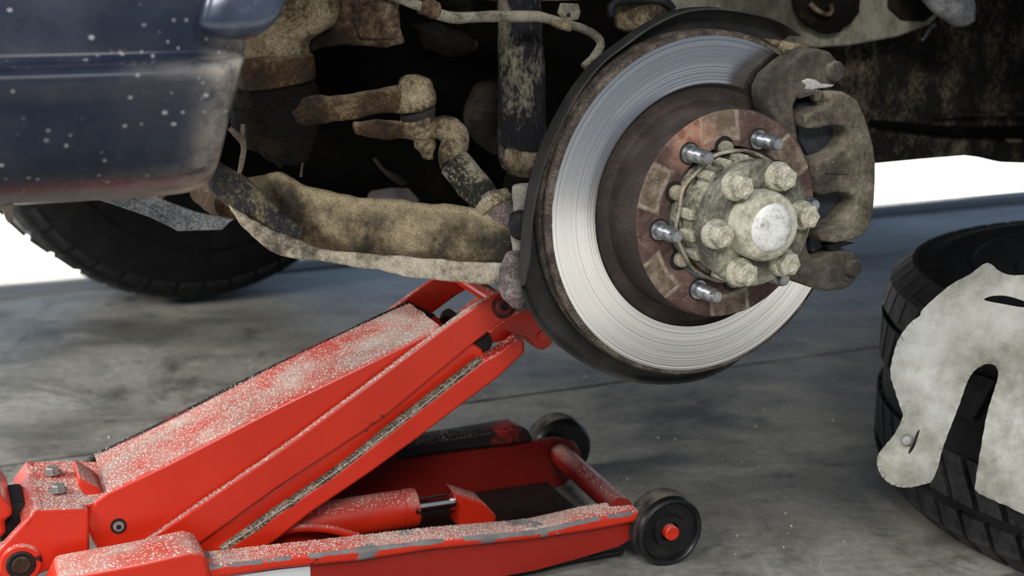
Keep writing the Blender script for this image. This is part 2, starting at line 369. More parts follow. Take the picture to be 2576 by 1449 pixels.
def hat_mat():
    n = NT('rusted_hat_face'); wob = n.noise(30, 4)
    vec = n.new('ShaderNodeVectorMath'); vec.operation = 'ADD'; n.put(vec.inputs[0], n.co)
    sc = n.new('ShaderNodeVectorMath'); sc.operation = 'SCALE'; sc.inputs['Scale'].default_value = .006; n.put(sc.inputs[0], n.new('ShaderNodeTexNoise').outputs['Color']); n.put(vec.inputs[1], sc.outputs[0])
    fin = n.noise(130, 6, .7); x, y, z = n.sep(vec.outputs[0])
    r = n.math('SQRT', n.math('ADD', n.math('MULTIPLY', x, x), n.math('MULTIPLY', y, y)))
    wr = n.new('ShaderNodeMath'); wr.operation = 'WRAP'; n.put(wr.inputs[0], n.math('SUBTRACT', n.math('ARCTAN2', y, x), PHASE+math.pi/6)); wr.inputs[1].default_value = math.pi/6; wr.inputs[2].default_value = -math.pi/6
    u = n.math('MULTIPLY', n.math('ABSOLUTE', wr.outputs[0]), r)
    sd_ = n.math('MAXIMUM', n.math('SUBTRACT', u, .0185), n.math('SUBTRACT', .070, r))
    base = n.ramp(n.noise(38, 5, .65), [(.3, (.05, .027, .023)), (.5, (.105, .062, .052)), (.7, (.2, .135, .112))])
    pad = n.ramp(n.noise(45, 5, .65), [(.3, (.085, .058, .042)), (.5, (.18, .135, .098)), (.72, (.33, .28, .205))])
    base = n.mix(n.step(sd_, -.002, .001, 1.0, 0.0), base, pad)
    base = n.mix(n.step(fin, .38, .66, 0, .55), base, (.04, .024, .02))
    line = n.math('MULTIPLY', n.step(n.math('ABSOLUTE', sd_), .0006, .0030, 1.0, 0.0), n.step(fin, .35, .62, .1, .7))
    base = n.mix(line, base, (.44, .38, .29))
    x, y, z = n.sep(n.co)
    dx = n.math('SUBTRACT', x, -.035); dy = n.math('SUBTRACT', y, .062)
    d = n.math('SQRT', n.math('ADD', n.math('MULTIPLY', dx, dx), n.math('MULTIPLY', dy, dy)))
    base = n.mix(n.math('MULTIPLY', n.step(n.math('ADD', d, n.math('MULTIPLY', wob, .03)), .02, .05, 1.0, 0.0), .85), base, n.mix(n.step(n.noise(55, 5), .4, .6), (.27, .105, .065), (.47, .27, .19)))
    g = n.math('LESS_THAN', n.vor(420), .16); base = n.mix(n.math('MULTIPLY', g, n.step(n.noise(50, 3), .45, .6)), base, (.56, .46, .38))
    n.bump(n.math('ADD', fin, line), .45, .002); return n.out(base, .8, 0, .3)

def body_mat():
    n = NT('navy_bumper'); big = n.noise(9, 4); sp = n.noise(70, 4, .6)
    c = n.mix(n.step(big, .3, .7), (.010, .014, .027), (.019, .024, .041))
    haze = n.math('MULTIPLY', n.step(n.noise(13, 6, .7), .35, .75), .10); c = n.mix(haze, c, (.20, .20, .215))
    d = n.math('MULTIPLY', n.attr('dirt'), n.step(n.noise(38, 6, .75), .3, .62)); c = n.mix(d, c, (.40, .36, .30))
    v = n.vor(62, co=n.scaled((1, 1, 1.25))); g = n.math('MULTIPLY', n.step(n.math('ADD', v, n.math('MULTIPLY', sp, .12)), .12, .2, 1.0, 0.0), n.step(n.noise(23, 2), .42, .55))
    c = n.mix(n.math('MULTIPLY', g, .55), c, (.45, .46, .46))
    v2 = n.vor(115); g2 = n.math('MULTIPLY', n.step(v2, .08, .2, 1.0, 0.0), n.step(n.noise(17, 2), .45, .55)); c = n.mix(n.math('MULTIPLY', g2, .45), c, (.4, .42, .42))
    n.bump(sp, .06, .001)
    ro = n.math('ADD', .22, n.math('MULTIPLY', n.math('ADD', n.math('ADD', d, g), haze), .5), True); return n.out(c, ro, 0, .15)
M['bumper'] = body_mat()
def paint_mat():
    n = NT('navy_paint'); b = n.noise(40, 4); n.bump(b, .03, .001); c = n.mix(n.step(n.noise(16, 5, .7), .45, .75), (.022, .03, .055), (.07, .085, .12))
    g = n.math('MULTIPLY', n.step(n.vor(90), .1, .2, 1.0, 0.0), n.step(n.noise(25, 2), .5, .62)); c = n.mix(n.math('MULTIPLY', g, .6), c, (.4, .4, .4))
    return n.out(c, .22, .2, .6)
M['paint'] = paint_mat()
def rubber(name, c0, c1, rough=.6, spec=.3):
    n = NT(name); a = n.noise(30, 6, .7); c = n.mix(n.step(a, .4, .7), c0, c1); n.bump(n.noise(200, 3), .15, .001); return n.out(c, rough, 0, spec)
M['tyre'] = rubber('tyre_rubber', (.0025, .0025, .003), (.009, .0085, .008), .65)
M['tread'] = rubber('tread_rubber', (.009, .009, .01), (.04, .039, .038), .7)
M['castor'] = rubber('black_castor', (.004, .004, .005), (.016, .016, .015), .38, .5)
M['castor_dust'] = grime('dusty_castor_tread', [(0, (.012, .012, .012)), (.5, (.05, .045, .04)), (1, (.17, .15, .125))], 40, dust=((.22, .19, .15), .7, .4))
M['rubber'] = rubber('rubber_boot', (.008, .009, .011), (.05, .048, .042), .6)
M['brown_rubber'] = rubber('dusty_rubber', (.008, .0065, .005), (.05, .039, .028), .8)

def floor_mat():
    n = NT('stained_concrete'); s = n.scaled((1, 1.6, 1))
    a = n.noise(1.3, 6, .6, s, .4); b = n.noise(6, 8, .7, s, .3); f = n.noise(75, 6, .75)
    c = n.ramp(n.math('ADD', n.math('MULTIPLY', a, .55), n.math('MULTIPLY', b, .45)), [(.32, (.07, .067, .056)), (.43, (.18, .172, .146)), (.54, (.35, .335, .29)), (.68, (.5, .48, .435))])
    c = n.mix(n.step(n.noise(3.2, 6, .7, None, .6), .5, .68, 0, .8), c, (.04, .04, .03))
    c = n.mix(n.step(n.noise(11, 5, .7), .54, .7, 0, .65), c, (.045, .043, .033))
    c = n.mix(n.step(f, .35, .65, 0, .35), c, (.05, .048, .044))
    n.bump(f, .18, .002); ro = n.step(a, .3, .7, .32, .55); return n.out(c, ro, 0, .5)
M['floor'] = floor_mat()
def plain(name, c, rough=.8):
    n = NT(name); v = n.noise(4, 6, .6); return n.out(n.mix(n.step(v, .35, .65), c, tuple(q*.85 for q in c)), rough)
M['pave'] = plain('pale_pavement', (.62, .61, .58)); M['kerb'] = plain('grey_kerb', (.2, .2, .2)); M['roof_board'] = plain('shade_roof_board', (.24, .25, .26)); M['wall'] = plain('blue_grey_wall', (.05, .06, .075))
M['grain'] = grime('sand_grains', [(0, (.5, .44, .37)), (.5, (.78, .71, .62)), (1, (.95, .9, .83))], 300, bump=0)
M['grain_dark'] = grime('dark_grit', [(0, (.03, .026, .022)), (1, (.2, .17, .13))], 300, bump=0)
M['sticker'] = plain('white_sticker', (.75, .76, .77), .4)

# ------------------------------------------------------------------ the setting
def slab(name, pts, z0, z1, mat, parent=None, bevel=0):
    return prism(name, [Vector((x, y, z1)) for x, y in pts], Vector((0, 0, z0-z1)), mat, parent, bevel)
# floor slabs run parallel to the car; the joint lines are real gaps
floor = tag(slab('floor', [(-14, -14), (14, -14), (14, 14), (-14, 14)], -.3, -.012, M['floor']), kind='structure')
J0 = Vector((-.048, 1.846, 0)); D0 = Vector((.628, .27, 0)).normalized(); E0 = Vector((-D0.y, D0.x, 0))
def strip(e0, e1, d0=-7, d1=7):
    q = [J0+D0*d0+E0*e0, J0+D0*d1+E0*e0, J0+D0*d1+E0*e1, J0+D0*d0+E0*e1]; return [(v.x, v.y) for v in q]
EL = .98                                                   # where the indoor floor ends, beyond the joint
for e0, e1 in ((-8, -.004), (.004, EL)):
    slab('concrete_slab', strip(e0, e1), -.012, 0, M['floor'], floor)
kerb = tag(slab('trim_1', strip(EL-.13, EL-.06), -.012, .003, M['kerb']), kind='structure')
pv = tag(slab('floor_outside', strip(EL, 12, -12, 12), -.012, .002, M['pave']), kind='structure')
# unseen roof, added to shade the bay; its edges set where sunlight starts
ZR = 2.7; sh = SUN_TO*(ZR/SUN_TO.z); far_e = EL - .02 + sh.dot(E0)
tag(slab('ceiling', strip(0.0, far_e, -1.7, 6), ZR, ZR+.12, M['roof_board']), kind='structure')  # added unseen roof, only there to shade the bay
wc = O + Vector((.847, -.53, 0))*2.0; wd = Vector((.53, .847, 0))
tag(prism('wall_right', [(wc+wd*-2.5).xy.to_3d(), (wc+wd*1.6).xy.to_3d(), (wc+wd*1.6+N*.2).xy.to_3d(), (wc+wd*-2.5+N*.2).xy.to_3d()], UP*2.4, M['wall'], None, 0), kind='structure')

# ------------------------------------------------------------------ the car
car = empty('car', (O.x, O.y, 0), 'dark navy car with its front wheel off, raised on the red jack', 'car')

# --- brake disc
def local(x, y, off):
    p = HUB.inverted() @ VP(x, y, off); return p.x, p.y
tips = [(1938, 362), (1768, 397), (1684, 588), (1786, 742)]
angs = [math.atan2(*local(x, y, .066)[::-1]) for x, y in tips]
ph = PHASE = math.atan2(sum(math.sin(6*a) for a in angs), sum(math.cos(6*a) for a in angs))/6
M['hat'] = hat_mat()
disc = link('brake_disc', lathe_mesh('brake_disc', [(.1088, -.0016), (.1100, 0), (.1512, 0), (.1515, -.0006)], 192), M['disc'], car, HUB)
disc['label'] = 'shiny ring-scored swept face of the vented brake disc'
lathe('rust_rim', [(.1514, -.0008), (.1540, -.0006), (.1556, -.002), (.1562, -.0045), (.1558, -.0078), (.1500, -.0085), (.1120, -.0085)], M['rim_rust'], disc, HUB, 192, jig=.0006, jf=120)
lathe('rear_plate', [(.1120, -.0165), (.1500, -.0165), (.1556, -.017), (.1563, -.020), (.1558, -.0245), (.1535, -.026), (.1000, -.026)], M['rim_rust'], disc, HUB, 192, jig=.0006, jf=120)
lathe('hat_wall', [(.1088, -.0016), (.1075, -.0030), (.1060, -.0045), (.0985, -.005), (.0950, -.003), (.0938, .001), (.0924, .034), (.0912, .0378)], M['hatwall'], disc, HUB, 144)
hat = lathe('hat_face', [(.0913, .0377), (.0900, .0389), (.0620, .0390), (.0600, .0384), (.0598, .030)], M['hat'], disc, HUB, 144, jig=.00035, jf=90)
bm = bmesh.new()
bmesh.ops.create_cube(bm, size=1, matrix=Matrix.Translation((.1325, 0, -.0125)) @ Matrix.Diagonal((.041, .0048, .009, 1)))
vane_me = bpy.data.meshes.new('vane'); bm.to_mesh(vane_me); bm.free()
for k in range(46): link('vane', vane_me, M['vane'], disc, HUB @ Matrix.Rotation(2*math.pi*k/46, 4, 'Z'))

# wheel studs, six on the hat
# threaded studs
sp_prof = [(.0, .030), (.0085, .030), (.0085, .0405), (.0062, .0405), (.0062, .045)]
for k in range(11): sp_prof += [(.0064, .0455+k*.0019), (.0058, .0464+k*.0019)]
sp_prof += [(.0058, .067), (.0048, .0695), (0, .0697)]
stud_me = lathe_mesh('wheel_stud', sp_prof, 24); ring_me = lathe_mesh('stud_hole', [(.0098, .0392), (.0096, .0397), (.0066, .0396)], 28)
studs = []
for k in range(6):
    a = ph+k*math.pi/3; mw = HUB @ Matrix.Translation((.0698*math.cos(a), .0698*math.sin(a), 0))
    studs.append(link('wheel_stud', stud_me, M['stud'], disc, mw)); link('stud_hole', ring_me, M['black_oil_shade'], disc, mw)

# --- hub with its bolted drive flange
hub = link('wheel_hub', lathe_mesh('wheel_hub', [(.030, .018), (.0560, .018), (.0572, .030), (.0572, .0425), (.0560, .0440), (.0505, .0445), (.0500, .060), (.0490, .0635), (.0488, .0700), (.0515, .0712)], 120, jig=.0004), M['hubdust'], car, HUB)
lathe('drive_flange', [(.0488, .0700), (.0528, .0706), (.0538, .072), (.0538, .0828), (.0526, .0843), (.036, .0845), (.0300, .0838), (.028, .0838)], M['flange'], hub, HUB, 120, jig=.0003)
cap = lathe('hub_cap', [(.0302, .0835), (.0300, .094), (.0292, .0985), (.0275, .1015), (.0240, .1030), (.0205, .1034), (.0202, .1040)], M['hubcap'], hub, HUB, 72, jig=.0004, jf=70)
lathe('cap_crown', [(.0204, .1034), (.0198, .1048), (.0180, .1070), (.0140, .1084), (.006, .1089), (0, .1090)], M['crown'], hub, HUB, 64, jig=.0006, jf=70)
heads = [(1865, 475), (1974, 452), (2032, 550), (1983, 669), (1876, 690), (1815, 602)]
ba = [math.atan2(*local(x, y, .096)[::-1]) for x, y in heads]
bph = math.atan2(sum(math.sin(6*a) for a in ba), sum(math.cos(6*a) for a in ba))/6
brad = sum(math.hypot(*local(x, y, .096)) for x, y in heads)/6
collar_me = lathe_mesh('bolt_collar', [(0, .083), (.0128, .083), (.0126, .0885), (.0112, .0905), (0, .0907)], 28)
for k in range(6):
    a = bph+k*math.pi/3; mw = HUB @ Matrix.Translation((brad*math.cos(a), brad*math.sin(a), 0))
    link('bolt_collar', collar_me, M['boltdust'], hub, mw)
    hexprof('flange_bolt', .0104, .0095, M['boltdust'], hub, mw @ Matrix.Translation((0, 0, .0903)) @ Matrix.Rotation(.4*k, 4, 'Z'))
    lathe('bolt_stamp', [(.0064, .0996), (.0060, .1006), (.0040, .1006), (.0035, .1000), (.0012, .1000), (0, .1005)], M['boltdust'], hub, mw, 20)
# castellations and spring clips round the hub body
bm = bmesh.new(); bmesh.ops.create_cube(bm, size=1, matrix=Matrix.Translation((.0508, 0, .0560)) @ Matrix.Diagonal((.0085, .0088, .019, 1)))
bmesh.ops.bevel(bm, geom=bm.edges[:], offset=.0009, segments=1, affect='EDGES'); cast_me = bpy.data.meshes.new('hub_lug'); bm.to_mesh(cast_me); bm.free()
for k in range(18):
    if k % 4 == 3: continue
    link('hub_lug', cast_me, M['hubcap'], hub, HUB @ Matrix.Rotation(2*math.pi*k/18+.2, 4, 'Z') @ Matrix.Translation((0, 0, random.uniform(-.002, .002))))
for k in range(6):
    a = ph+math.pi/6+k*math.pi/3; mw = HUB @ Matrix.Translation((.0600*math.cos(a), .0600*math.sin(a), 0)) @ Matrix.Rotation(a, 4, 'Z')
    lathe('clip_slot', [(.0095, .0390), (.0093, .0396), (0, .0396)], M['black_oil_shade'], hub, mw, 28)
    lathe('spring_clip', [(.0068, .0396), (.0068, .0440), (.0056, .0452), (0, .0455)], M['clip'], hub, mw @ Matrix.Translation((-.0012, 0, 0)), 24)
wave = []
for k in range(73):
    a = ph+2*math.pi*k/72; wave.append(HUB @ Vector((.0572*math.cos(a), .0572*math.sin(a), .0475+.0022*math.sin(9*a))))
tube('retaining_ring', wave, .0017, M['clip'], hub, 1, 8)
tube('rust_ring', [HUB @ Vector((.0550*math.cos(k*.0873), .0550*math.sin(k*.0873), .0452)) for k in range(73)], .0014, M['rusty'], hub, 1, 8)

# --- dust shield behind the disc
shield_px = [(1980, 88), (1925, 52), (1850, 32), (1760, 22), (1690, 30), (1620, 60), (1550, 108), (1490, 155), (1440, 215), (1395, 290), (1350, 390), (1325, 480), (1312, 570), (1308, 640), (1309, 705), (1330, 770), (1372, 835), (1425, 880), (1490, 920), (1560, 948), (1640, 960), (1720, 957), (1790, 938), (1860, 895), (1910, 840)]
SO = -.030
so = [HUB.inverted() @ VP(x, y, SO) for x, y in shield_px]
pol = cr([(math.hypot(p.x, p.y), math.atan2(p.y, p.x) % (2*math.pi)) for p in so], 5)
bm = bmesh.new(); rows = []
for i, (r, a) in enumerate(pol):
    q = min(1, max(0, (i-66)/8)); lip = .015*(1-q)
    ca, sa = math.cos(a), math.sin(a)
    ri = min(.150, r-.012)
    face = [(.095, SO), (.128, SO), (ri, SO-.001), (r-.007, SO-.001), (r-.003, SO+.001), (r-.0008, SO+.0035), (r, SO+.006), (r, SO+.006+lip)]
    if q > .5: face[4:] = [(r-.004, SO), (r-.003, SO+.001), (r-.0015, SO+.002), (r, SO+.003)]
    back = [(rr+.0016*k/7, z-.0016*(1-k/9)) for k, (rr, z) in enumerate(face)]
    back[7] = (face[7][0]+.0018, face[7][1]-.0002); back[6] = (face[6][0]+.002, face[6][1]-.001); back[5] = (face[5][0]+.0015, face[5][1]-.002)
    rows.append([bm.verts.new((rr*ca, rr*sa, z)) for rr, z in face+back[::-1]])
m_ = len(rows[0])
for p, q in zip(rows, rows[1:]):
    for k in range(m_): bm.faces.new((p[k], p[(k+1) % m_], q[(k+1) % m_], q[k]))
bm.faces.new(rows[0]); bm.faces.new(rows[-1][::-1])
sh_o = finish(bm, 'dust_shield', M['shield'], car, 50); place(sh_o, HUB)

# --- caliper, its carrier and pads (outlines taken in planes parallel to the disc)
def R8(pts, off): return [VP(1850+x/2.07, 60+y/2.07, off) for x, y in pts]
cal = prism('brake_caliper', R8([(505, 352), (560, 352), (600, 372), (642, 402), (672, 470), (702, 560), (722, 640), (732, 720), (732, 820), (727, 910), (717, 1000), (702, 1055), (662, 1108), (600, 1130), (520, 1142), (450, 1132), (436, 1100), (445, 1075), (500, 1055), (560, 1030), (600, 985), (630, 955), (632, 915), (600, 882), (525, 878), (450, 895), (428, 880), (422, 810), (425, 740), (450, 712), (520, 685), (565, 650), (595, 605), (595, 562), (560, 532), (500, 528), (420, 548), (370, 545), (358, 515), (362, 478), (400, 462), (470, 438), (500, 420), (485, 385)], .046), -N*.060, M['caliper'], car, .0032, 3, jig=.0003)
cal['label'] = 'dusty cast-iron caliper with three fingers, right of the disc'
prism('caliper_bridge', R8([(560, 365), (600, 380), (655, 440), (690, 560), (712, 700), (715, 860), (700, 1000), (660, 1080), (600, 1100), (600, 900), (625, 700), (600, 500), (560, 440)], .018), -N*.085, M['caliper'], cal, .005, 2)
prism('cast_rib', R8([(475, 772), (530, 760), (590, 760), (592, 782), (540, 786), (478, 780)], .0478), -N*.003, M['carrier'], cal, .0006, 1)
carr = prism('caliper_carrier', R8([(176, 340), (214, 268), (290, 202), (360, 150), (435, 128), (500, 146), (540, 198), (557, 258), (532, 312), (470, 338), (400, 352), (340, 374), (322, 398), (308, 425), (312, 480), (322, 540), (332, 600), (370, 690), (402, 780), (405, 900), (395, 1000), (375, 1100), (382, 1180), (400, 1222), (432, 1226), (500, 1192), (600, 1184), (638, 1200), (652, 1260), (640, 1320), (608, 1366), (560, 1386), (480, 1396), (400, 1376), (330, 1352), (262, 1330), (300, 1270), (330, 1180), (338, 1000), (335, 850), (300, 700), (250, 590), (205, 490), (180, 410)], .034), -N*.030, M['carrier'], car, .0042, 3, jig=.0004)
carr['label'] = 'brown cast carrier bracket holding the caliper'
for x, y, r in ((510, 248, .0095), (606, 1272, .0085)):
    m = frame(VP(1850+x/2.07, 60+y/2.07, .034), N); lathe('guide_bolt', [(0, -.03), (r, -.03), (r, .003), (r*.85, .005), (0, .0056)], M['carrier'], carr, m, 32, jig=.0004)
prism('pale_scrape', R8([(345, 300), (375, 282), (420, 292), (450, 312), (520, 318), (500, 330), (440, 336), (400, 348), (362, 342), (372, 322)], .0352), -N*.0025, M['sealant'], carr, .0008, 1, sub=1, jig=.0006)
prism('pad_clip', R8([(330, 372), (365, 352), (410, 346), (450, 344), (452, 362), (450, 400), (418, 406), (415, 372), (380, 378), (335, 392)], .040), -N*.008, M['caliper'], carr, .0012, 2)
prism('pad_clip', R8([(470, 1152), (560, 1130), (625, 1140), (560, 1160), (520, 1190), (490, 1185)], .030), -N*.010, M['black_oil_shade'], carr, .0008, 1)
prism('brake_pad', R8([(318, 410), (470, 390), (520, 420), (600, 560), (640, 760), (640, 980), (560, 1100), (500, 1150), (400, 1200), (385, 1110), (412, 1000), (415, 800), (385, 700), (330, 600)], .022), -N*.018, M['pad'], car, .003, 2)
prism('brake_pad', R8([(318, 410), (470, 390), (520, 420), (600, 560), (640, 760), (640, 980), (560, 1100), (500, 1150), (400, 1200), (385, 1110), (412, 1000), (415, 800), (385, 700), (330, 600)], -.03), -N*.018, M['pad'], car, .003, 2)
loft_px('guide_pin_boot', [(1925, 96, 1935, 112, -.03), (1965, 100, 1960, 128, -.03), (2010, 108, 1995, 150, -.025), (2050, 120, 2025, 170, -.01), (2080, 130, 2060, 190, 0)], M['dusty'], car, .9, jig=.0008)

# --- front bumper end and what hangs from it
rows_b = [(-90, 640, .105), (-20, 636, .108), (60, 632, .110), (120, 628, .112), (138, 626, .113), (144, 625, .117), (146, 626, .128), (150, 625, .137), (156, 624, .144), (164, 622, .148), (176, 619, .150), (200, 614, .149), (250, 602, .144), (300, 589, .138), (350, 577, .132), (400, 565, .124), (430, 555, .114), (455, 542, .098), (472, 525, .078), (482, 508, .055), (487, 490, .020)]
bm = bmesh.new(); dl = bm.verts.layers.float.new('dirt'); G = []
for i, (y, xe, off) in enumerate(rows_b):
    pe = VP(xe, y, off); ae = (pe-O).dot(T); be = pe.z-O.z; row = []
    for j in range(26):
        s = j/25; L = .34*s**1.4; inn = .55*max(0, L-.05)**1.9 + .03*L
        v = bm.verts.new(VL(ae-L, be, off-inn - .012*math.exp(-L/.006)))
        dd = max(0, 1-L/.03)*.75 + max(0, (i-15)/5)*max(.15, 1-L/.14)*1.0 + (.35 if 5 <= i <= 10 else 0)*max(0, 1-L/.09)
        v[dl] = min(1, dd); row.append(v)
    G.append(row)
for p, q in zip(G, G[1:]):
    for k in range(25): bm.faces.new((p[k], p[k+1], q[k+1], q[k]))
bmesh.ops.recalc_face_normals(bm, faces=bm.faces)
if sum((f.normal.dot(N) for f in bm.faces)) < 0: bmesh.ops.reverse_faces(bm, faces=bm.faces)
bmesh.ops.solidify(bm, geom=bm.faces[:], thickness=.004)
for f in bm.faces: f.smooth = True
me = bpy.data.meshes.new('front_bumper'); bm.to_mesh(me); bm.free()
bumper = link('front_bumper', me, M['bumper'], car); bumper['label'] = 'speckled black-navy bumper end with a dusty rim'
loft_px('fender_flare', [(470, -190, 810, -190, .120, .25), (520, -60, 740, -60, .125, .25), (508, 20, 714, 10, .128, .26), (500, 62, 690, 55, .128, .3), (520, 86, 655, 84, .126, .35), (545, 95, 630, 95, .124, .4)], M['paint'], car, p=3, ns=40, cap=.4)
prism('bumper_bracket', [VP(x, y, .01) for x, y in ((-60, 470), (34, 470), (36, 540), (33, 560), (15, 556), (8, 530), (-60, 520))], -N*.006, M['strap'], car, .001, 1)
prism('splash_panel', [VP(x, y, -.10) for x, y in ((200, 470), (215, 493), (300, 520), (375, 546), (450, 582), (420, 548), (310, 480))], -N*.004, M['plastic'], car, .0008, 1)
prism('splash_panel', [VP(x, y, -.101) for x, y in ((300, 470), (312, 490), (375, 540), (447, 582), (560, 579), (578, 560), (590, 552), (500, 535), (430, 510), (380, 485))], -N*.004+UP*.0, M['plastic'], car, .0008, 1)
prism('bumper_tab', [VP(x, y, -.06) for x, y in ((375, 470), (415, 470), (418, 496), (400, 502), (390, 488))], -N*.006, M['strap'], car, .001, 1)

# --- castings, steering and suspension behind the bumper
loft_px('mount_casting', [(560, -60, 850, -70, -.24), (560, 0, 850, -5, -.24), (570, 45, 846, 42, -.24), (575, 75, 826, 70, -.24), (580, 105, 782, 98, -.24), (585, 150, 778, 140, -.24), (590, 190, 786, 172, -.24), (598, 222, 786, 190, -.24)], M['dusty'], car, .7, p=2.4, ns=36, jig=.0035, jf=26, cap=.12)
loft_px('casting_skirt', [(590, 150, 782, 138, -.235), (596, 190, 788, 170, -.235), (600, 226, 787, 193, -.238)], M['rusty'], car, .705, p=2.4, ns=36, jig=.003, jf=30, cap=.1)
prism('frame_bracket', [VP(x, y, -.27) for x, y in ((846, 52), (862, 28), (860, -60), (1010, -60), (1010, 30), (1013, 70), (1022, 107), (974, 119), (920, 116), (870, 114), (815, 118), (781, 135), (768, 118), (784, 97), (829, 76))], -N*.09, M['frame_rust'], car, .008, 3, jig=.002, sub=1)
loft_px('frame_boss', [(880, 20, 1000, 12, -.268), (890, 60, 1004, 60, -.268), (905, 90, 1000, 96, -.268)], M['frame_rust'], car, .22, jig=.004, jf=50)
loft_px('steering_box', [(590, 205, 790, 195, -.25), (592, 270, 802, 250, -.25), (596, 320, 802, 310, -.25), (620, 360, 796, 350, -.25), (665, 400, 785, 380, -.25)], M['black_rust'], car, .75, p=2.4, jig=.006, jf=45, ns=40, n=10)
pit = loft_px('pitman_arm', [(690, 225, 690, 330, -.24), (770, 235, 768, 318, -.23), (836, 238, 836, 308, -.22), (905, 231, 908, 294, -.21), (957, 224, 960, 288, -.20), (1005, 214, 1010, 284, -.20), (1060, 205, 1065, 275, -.20)], M['rusty'], car, .8, p=2.3, jig=.002, jf=45)
loft_px('joint_head', [(1015, 188, 1058, 186, -.195), (1004, 200, 1084, 198, -.195), (1001, 225, 1090, 222, -.195), (1000, 255, 1096, 245, -.195), (990, 282, 1096, 258, -.195)], M['dusty'], pit, .9, jig=.002, jf=50, cap=.2)
loft_px('joint_seal', [(1008, 292, 1094, 268, -.195), (1010, 306, 1092, 286, -.195)], M['rubber'], pit, .9, cap=.2)
loft_px('ball_housing', [(1010, 312, 1094, 292, -.195), (1014, 330, 1099, 312, -.195), (1025, 346, 1094, 336, -.195), (1040, 352, 1085, 350, -.195)], M['dusty'], pit, .9, jig=.0015, jf=60)
loft_px('joint_nut', [(1042, 350, 1092, 344, -.195), (1046, 372, 1092, 368, -.195), (1056, 382, 1088, 384, -.195), (1062, 394, 1088, 396, -.195)], M['dusty'], pit, .9, p=3, ns=12, jig=.0008, ang=30)
loft_px('drag_link', [(893, 306, 898, 338, -.21), (930, 300, 932, 346, -.205), (975, 302, 976, 350, -.20), (1020, 306, 1022, 350, -.2)], M['rusty'], car, .9, jig=.002, jf=60)
rod = tube('tie_rod', [VP(x, y, o) for x, y, o in ((1090, 322, -.19), (1112, 322, -.18), (1138, 332, -.17), (1146, 358, -.165), (1136, 388, -.16), (1142, 412, -.155))], [.010, .0115, .0130, .0130, .0130, .0135], M['dusty'], car, 5, 20, .0015)
tube('adjuster_sleeve', [VP(x, y, o) for x, y, o in ((1140, 408, -.155), (1162, 432, -.148), (1195, 470, -.135), (1230, 512, -.12))], [.0150, .0158, .0156, .0150], M['sleeve'], rod, 5, 22, .0012, 90)
tube('rod_end', [VP(x, y, o) for x, y, o in ((1226, 506, -.12), (1252, 524, -.11), (1276, 540, -.10), (1300, 556, -.09))], [.0135, .0165, .016, .012], M['ball'], rod, 5, 22, .0012, 90)
tube('rod_clamp', [VP(x, y, o) for x, y, o in ((1236, 500, -.112), (1246, 516, -.108), (1254, 530, -.104))], [.0172, .0176, .0172], M['dusty'], rod, 3, 22, .001, 90)
lca = loft_px('lower_control_arm', [(548, 405, 530, 490, -.31), (604, 440, 600, 540, -.29), (664, 440, 664, 572, -.27), (705, 432, 712, 598, -.25), (762, 462, 770, 618, -.235), (831, 484, 830, 628, -.215), (890, 492, 886, 634, -.20), (951, 498, 945, 640, -.185), (1049, 507, 1045, 652, -.155), (1147, 519, 1145, 664, -.13), (1212, 530, 1210, 668, -.11), (1277, 552, 1272, 668, -.095)], M['arm'], car, .55, p=2.5, ns=40, n=8, jig=.0022, jf=30)
lca['label'] = 'sand-caked lower control arm sweeping to the disc'
loft_px('arm_flange', [(578, 515, 586, 535, -.245, .9), (606, 535, 608, 566, -.24, .5), (650, 560, 642, 602, -.23, .45), (712, 588, 690, 634, -.215, .4), (788, 618, 762, 652, -.195, .4), (870, 634, 850, 662, -.175, .4), (955, 640, 940, 678, -.16, .4), (1050, 648, 1040, 700, -.135, .35), (1150, 656, 1146, 709, -.11, .35), (1262, 662, 1258, 716, -.085, .35)], M['arm_flange'], lca, p=2.6, ns=24, n=8, jig=.0018, jf=45)
loft_px('arm_leg', [(542, 400, 528, 486, -.28), (604, 436, 592, 530, -.262), (650, 474, 628, 556, -.245), (700, 525, 676, 588, -.228), (760, 572, 745, 610, -.212)], M['leg'], lca, .5, p=2.4, jig=.0015, jf=60)
tube('arm_bush', [VP(520, 470, -.36), VP(560, 490, -.33), VP(585, 510, -.30)], [.02, .022, .018], M['rusty'], lca, 5, 18, .002)
loft_px('ball_joint', [(1276, 640, 1330, 636, -.062), (1262, 672, 1334, 670, -.06), (1256, 710, 1336, 712, -.058), (1264, 742, 1340, 748, -.058), (1288, 772, 1344, 778, -.058)], M['ball'], lca, .7, p=2.6, jig=.0018, jf=60, cap=.3)
kn = loft_px('steering_knuckle', [(1292, 470, 1380, 470, -.065), (1294, 520, 1390, 520, -.065), (1290, 560, 1390, 560, -.065), (1286, 600, 1390, 600, -.065), (1292, 660, 1380, 660, -.065)], M['white_part'], car, .35, p=2.6, jig=.002, jf=50)
loft_px('knuckle_seal', [(1284, 546, 1340, 540, -.055), (1281, 566, 1340, 566, -.055), (1286, 590, 1340, 592, -.055)], M['rubber'], kn, .8)
shk = loft_px('shock_absorber', [(1258, -60, 1352, -60, -.24), (1257, 70, 1358, 70, -.24), (1257, 200, 1366, 200, -.24), (1257, 330, 1366, 330, -.24), (1258, 392, 1362, 394, -.24), (1266, 418, 1350, 424, -.24)], M['shock'], car, 1, ns=36, jig=.0012, jf=60, cap=.3)
loft_px('shock_foot', [(1262, 388, 1360, 390, -.235), (1262, 412, 1356, 418, -.235), (1275, 428, 1340, 434, -.235)], M['dusty'], shk, 1, jig=.0025, jf=60)
loft_px('shock_mount', [(1280, 430, 1330, 430, -.235), (1270, 470, 1325, 470, -.225), (1272, 510, 1320, 515, -.21)], M['black_rust'], shk, .9, jig=.002)
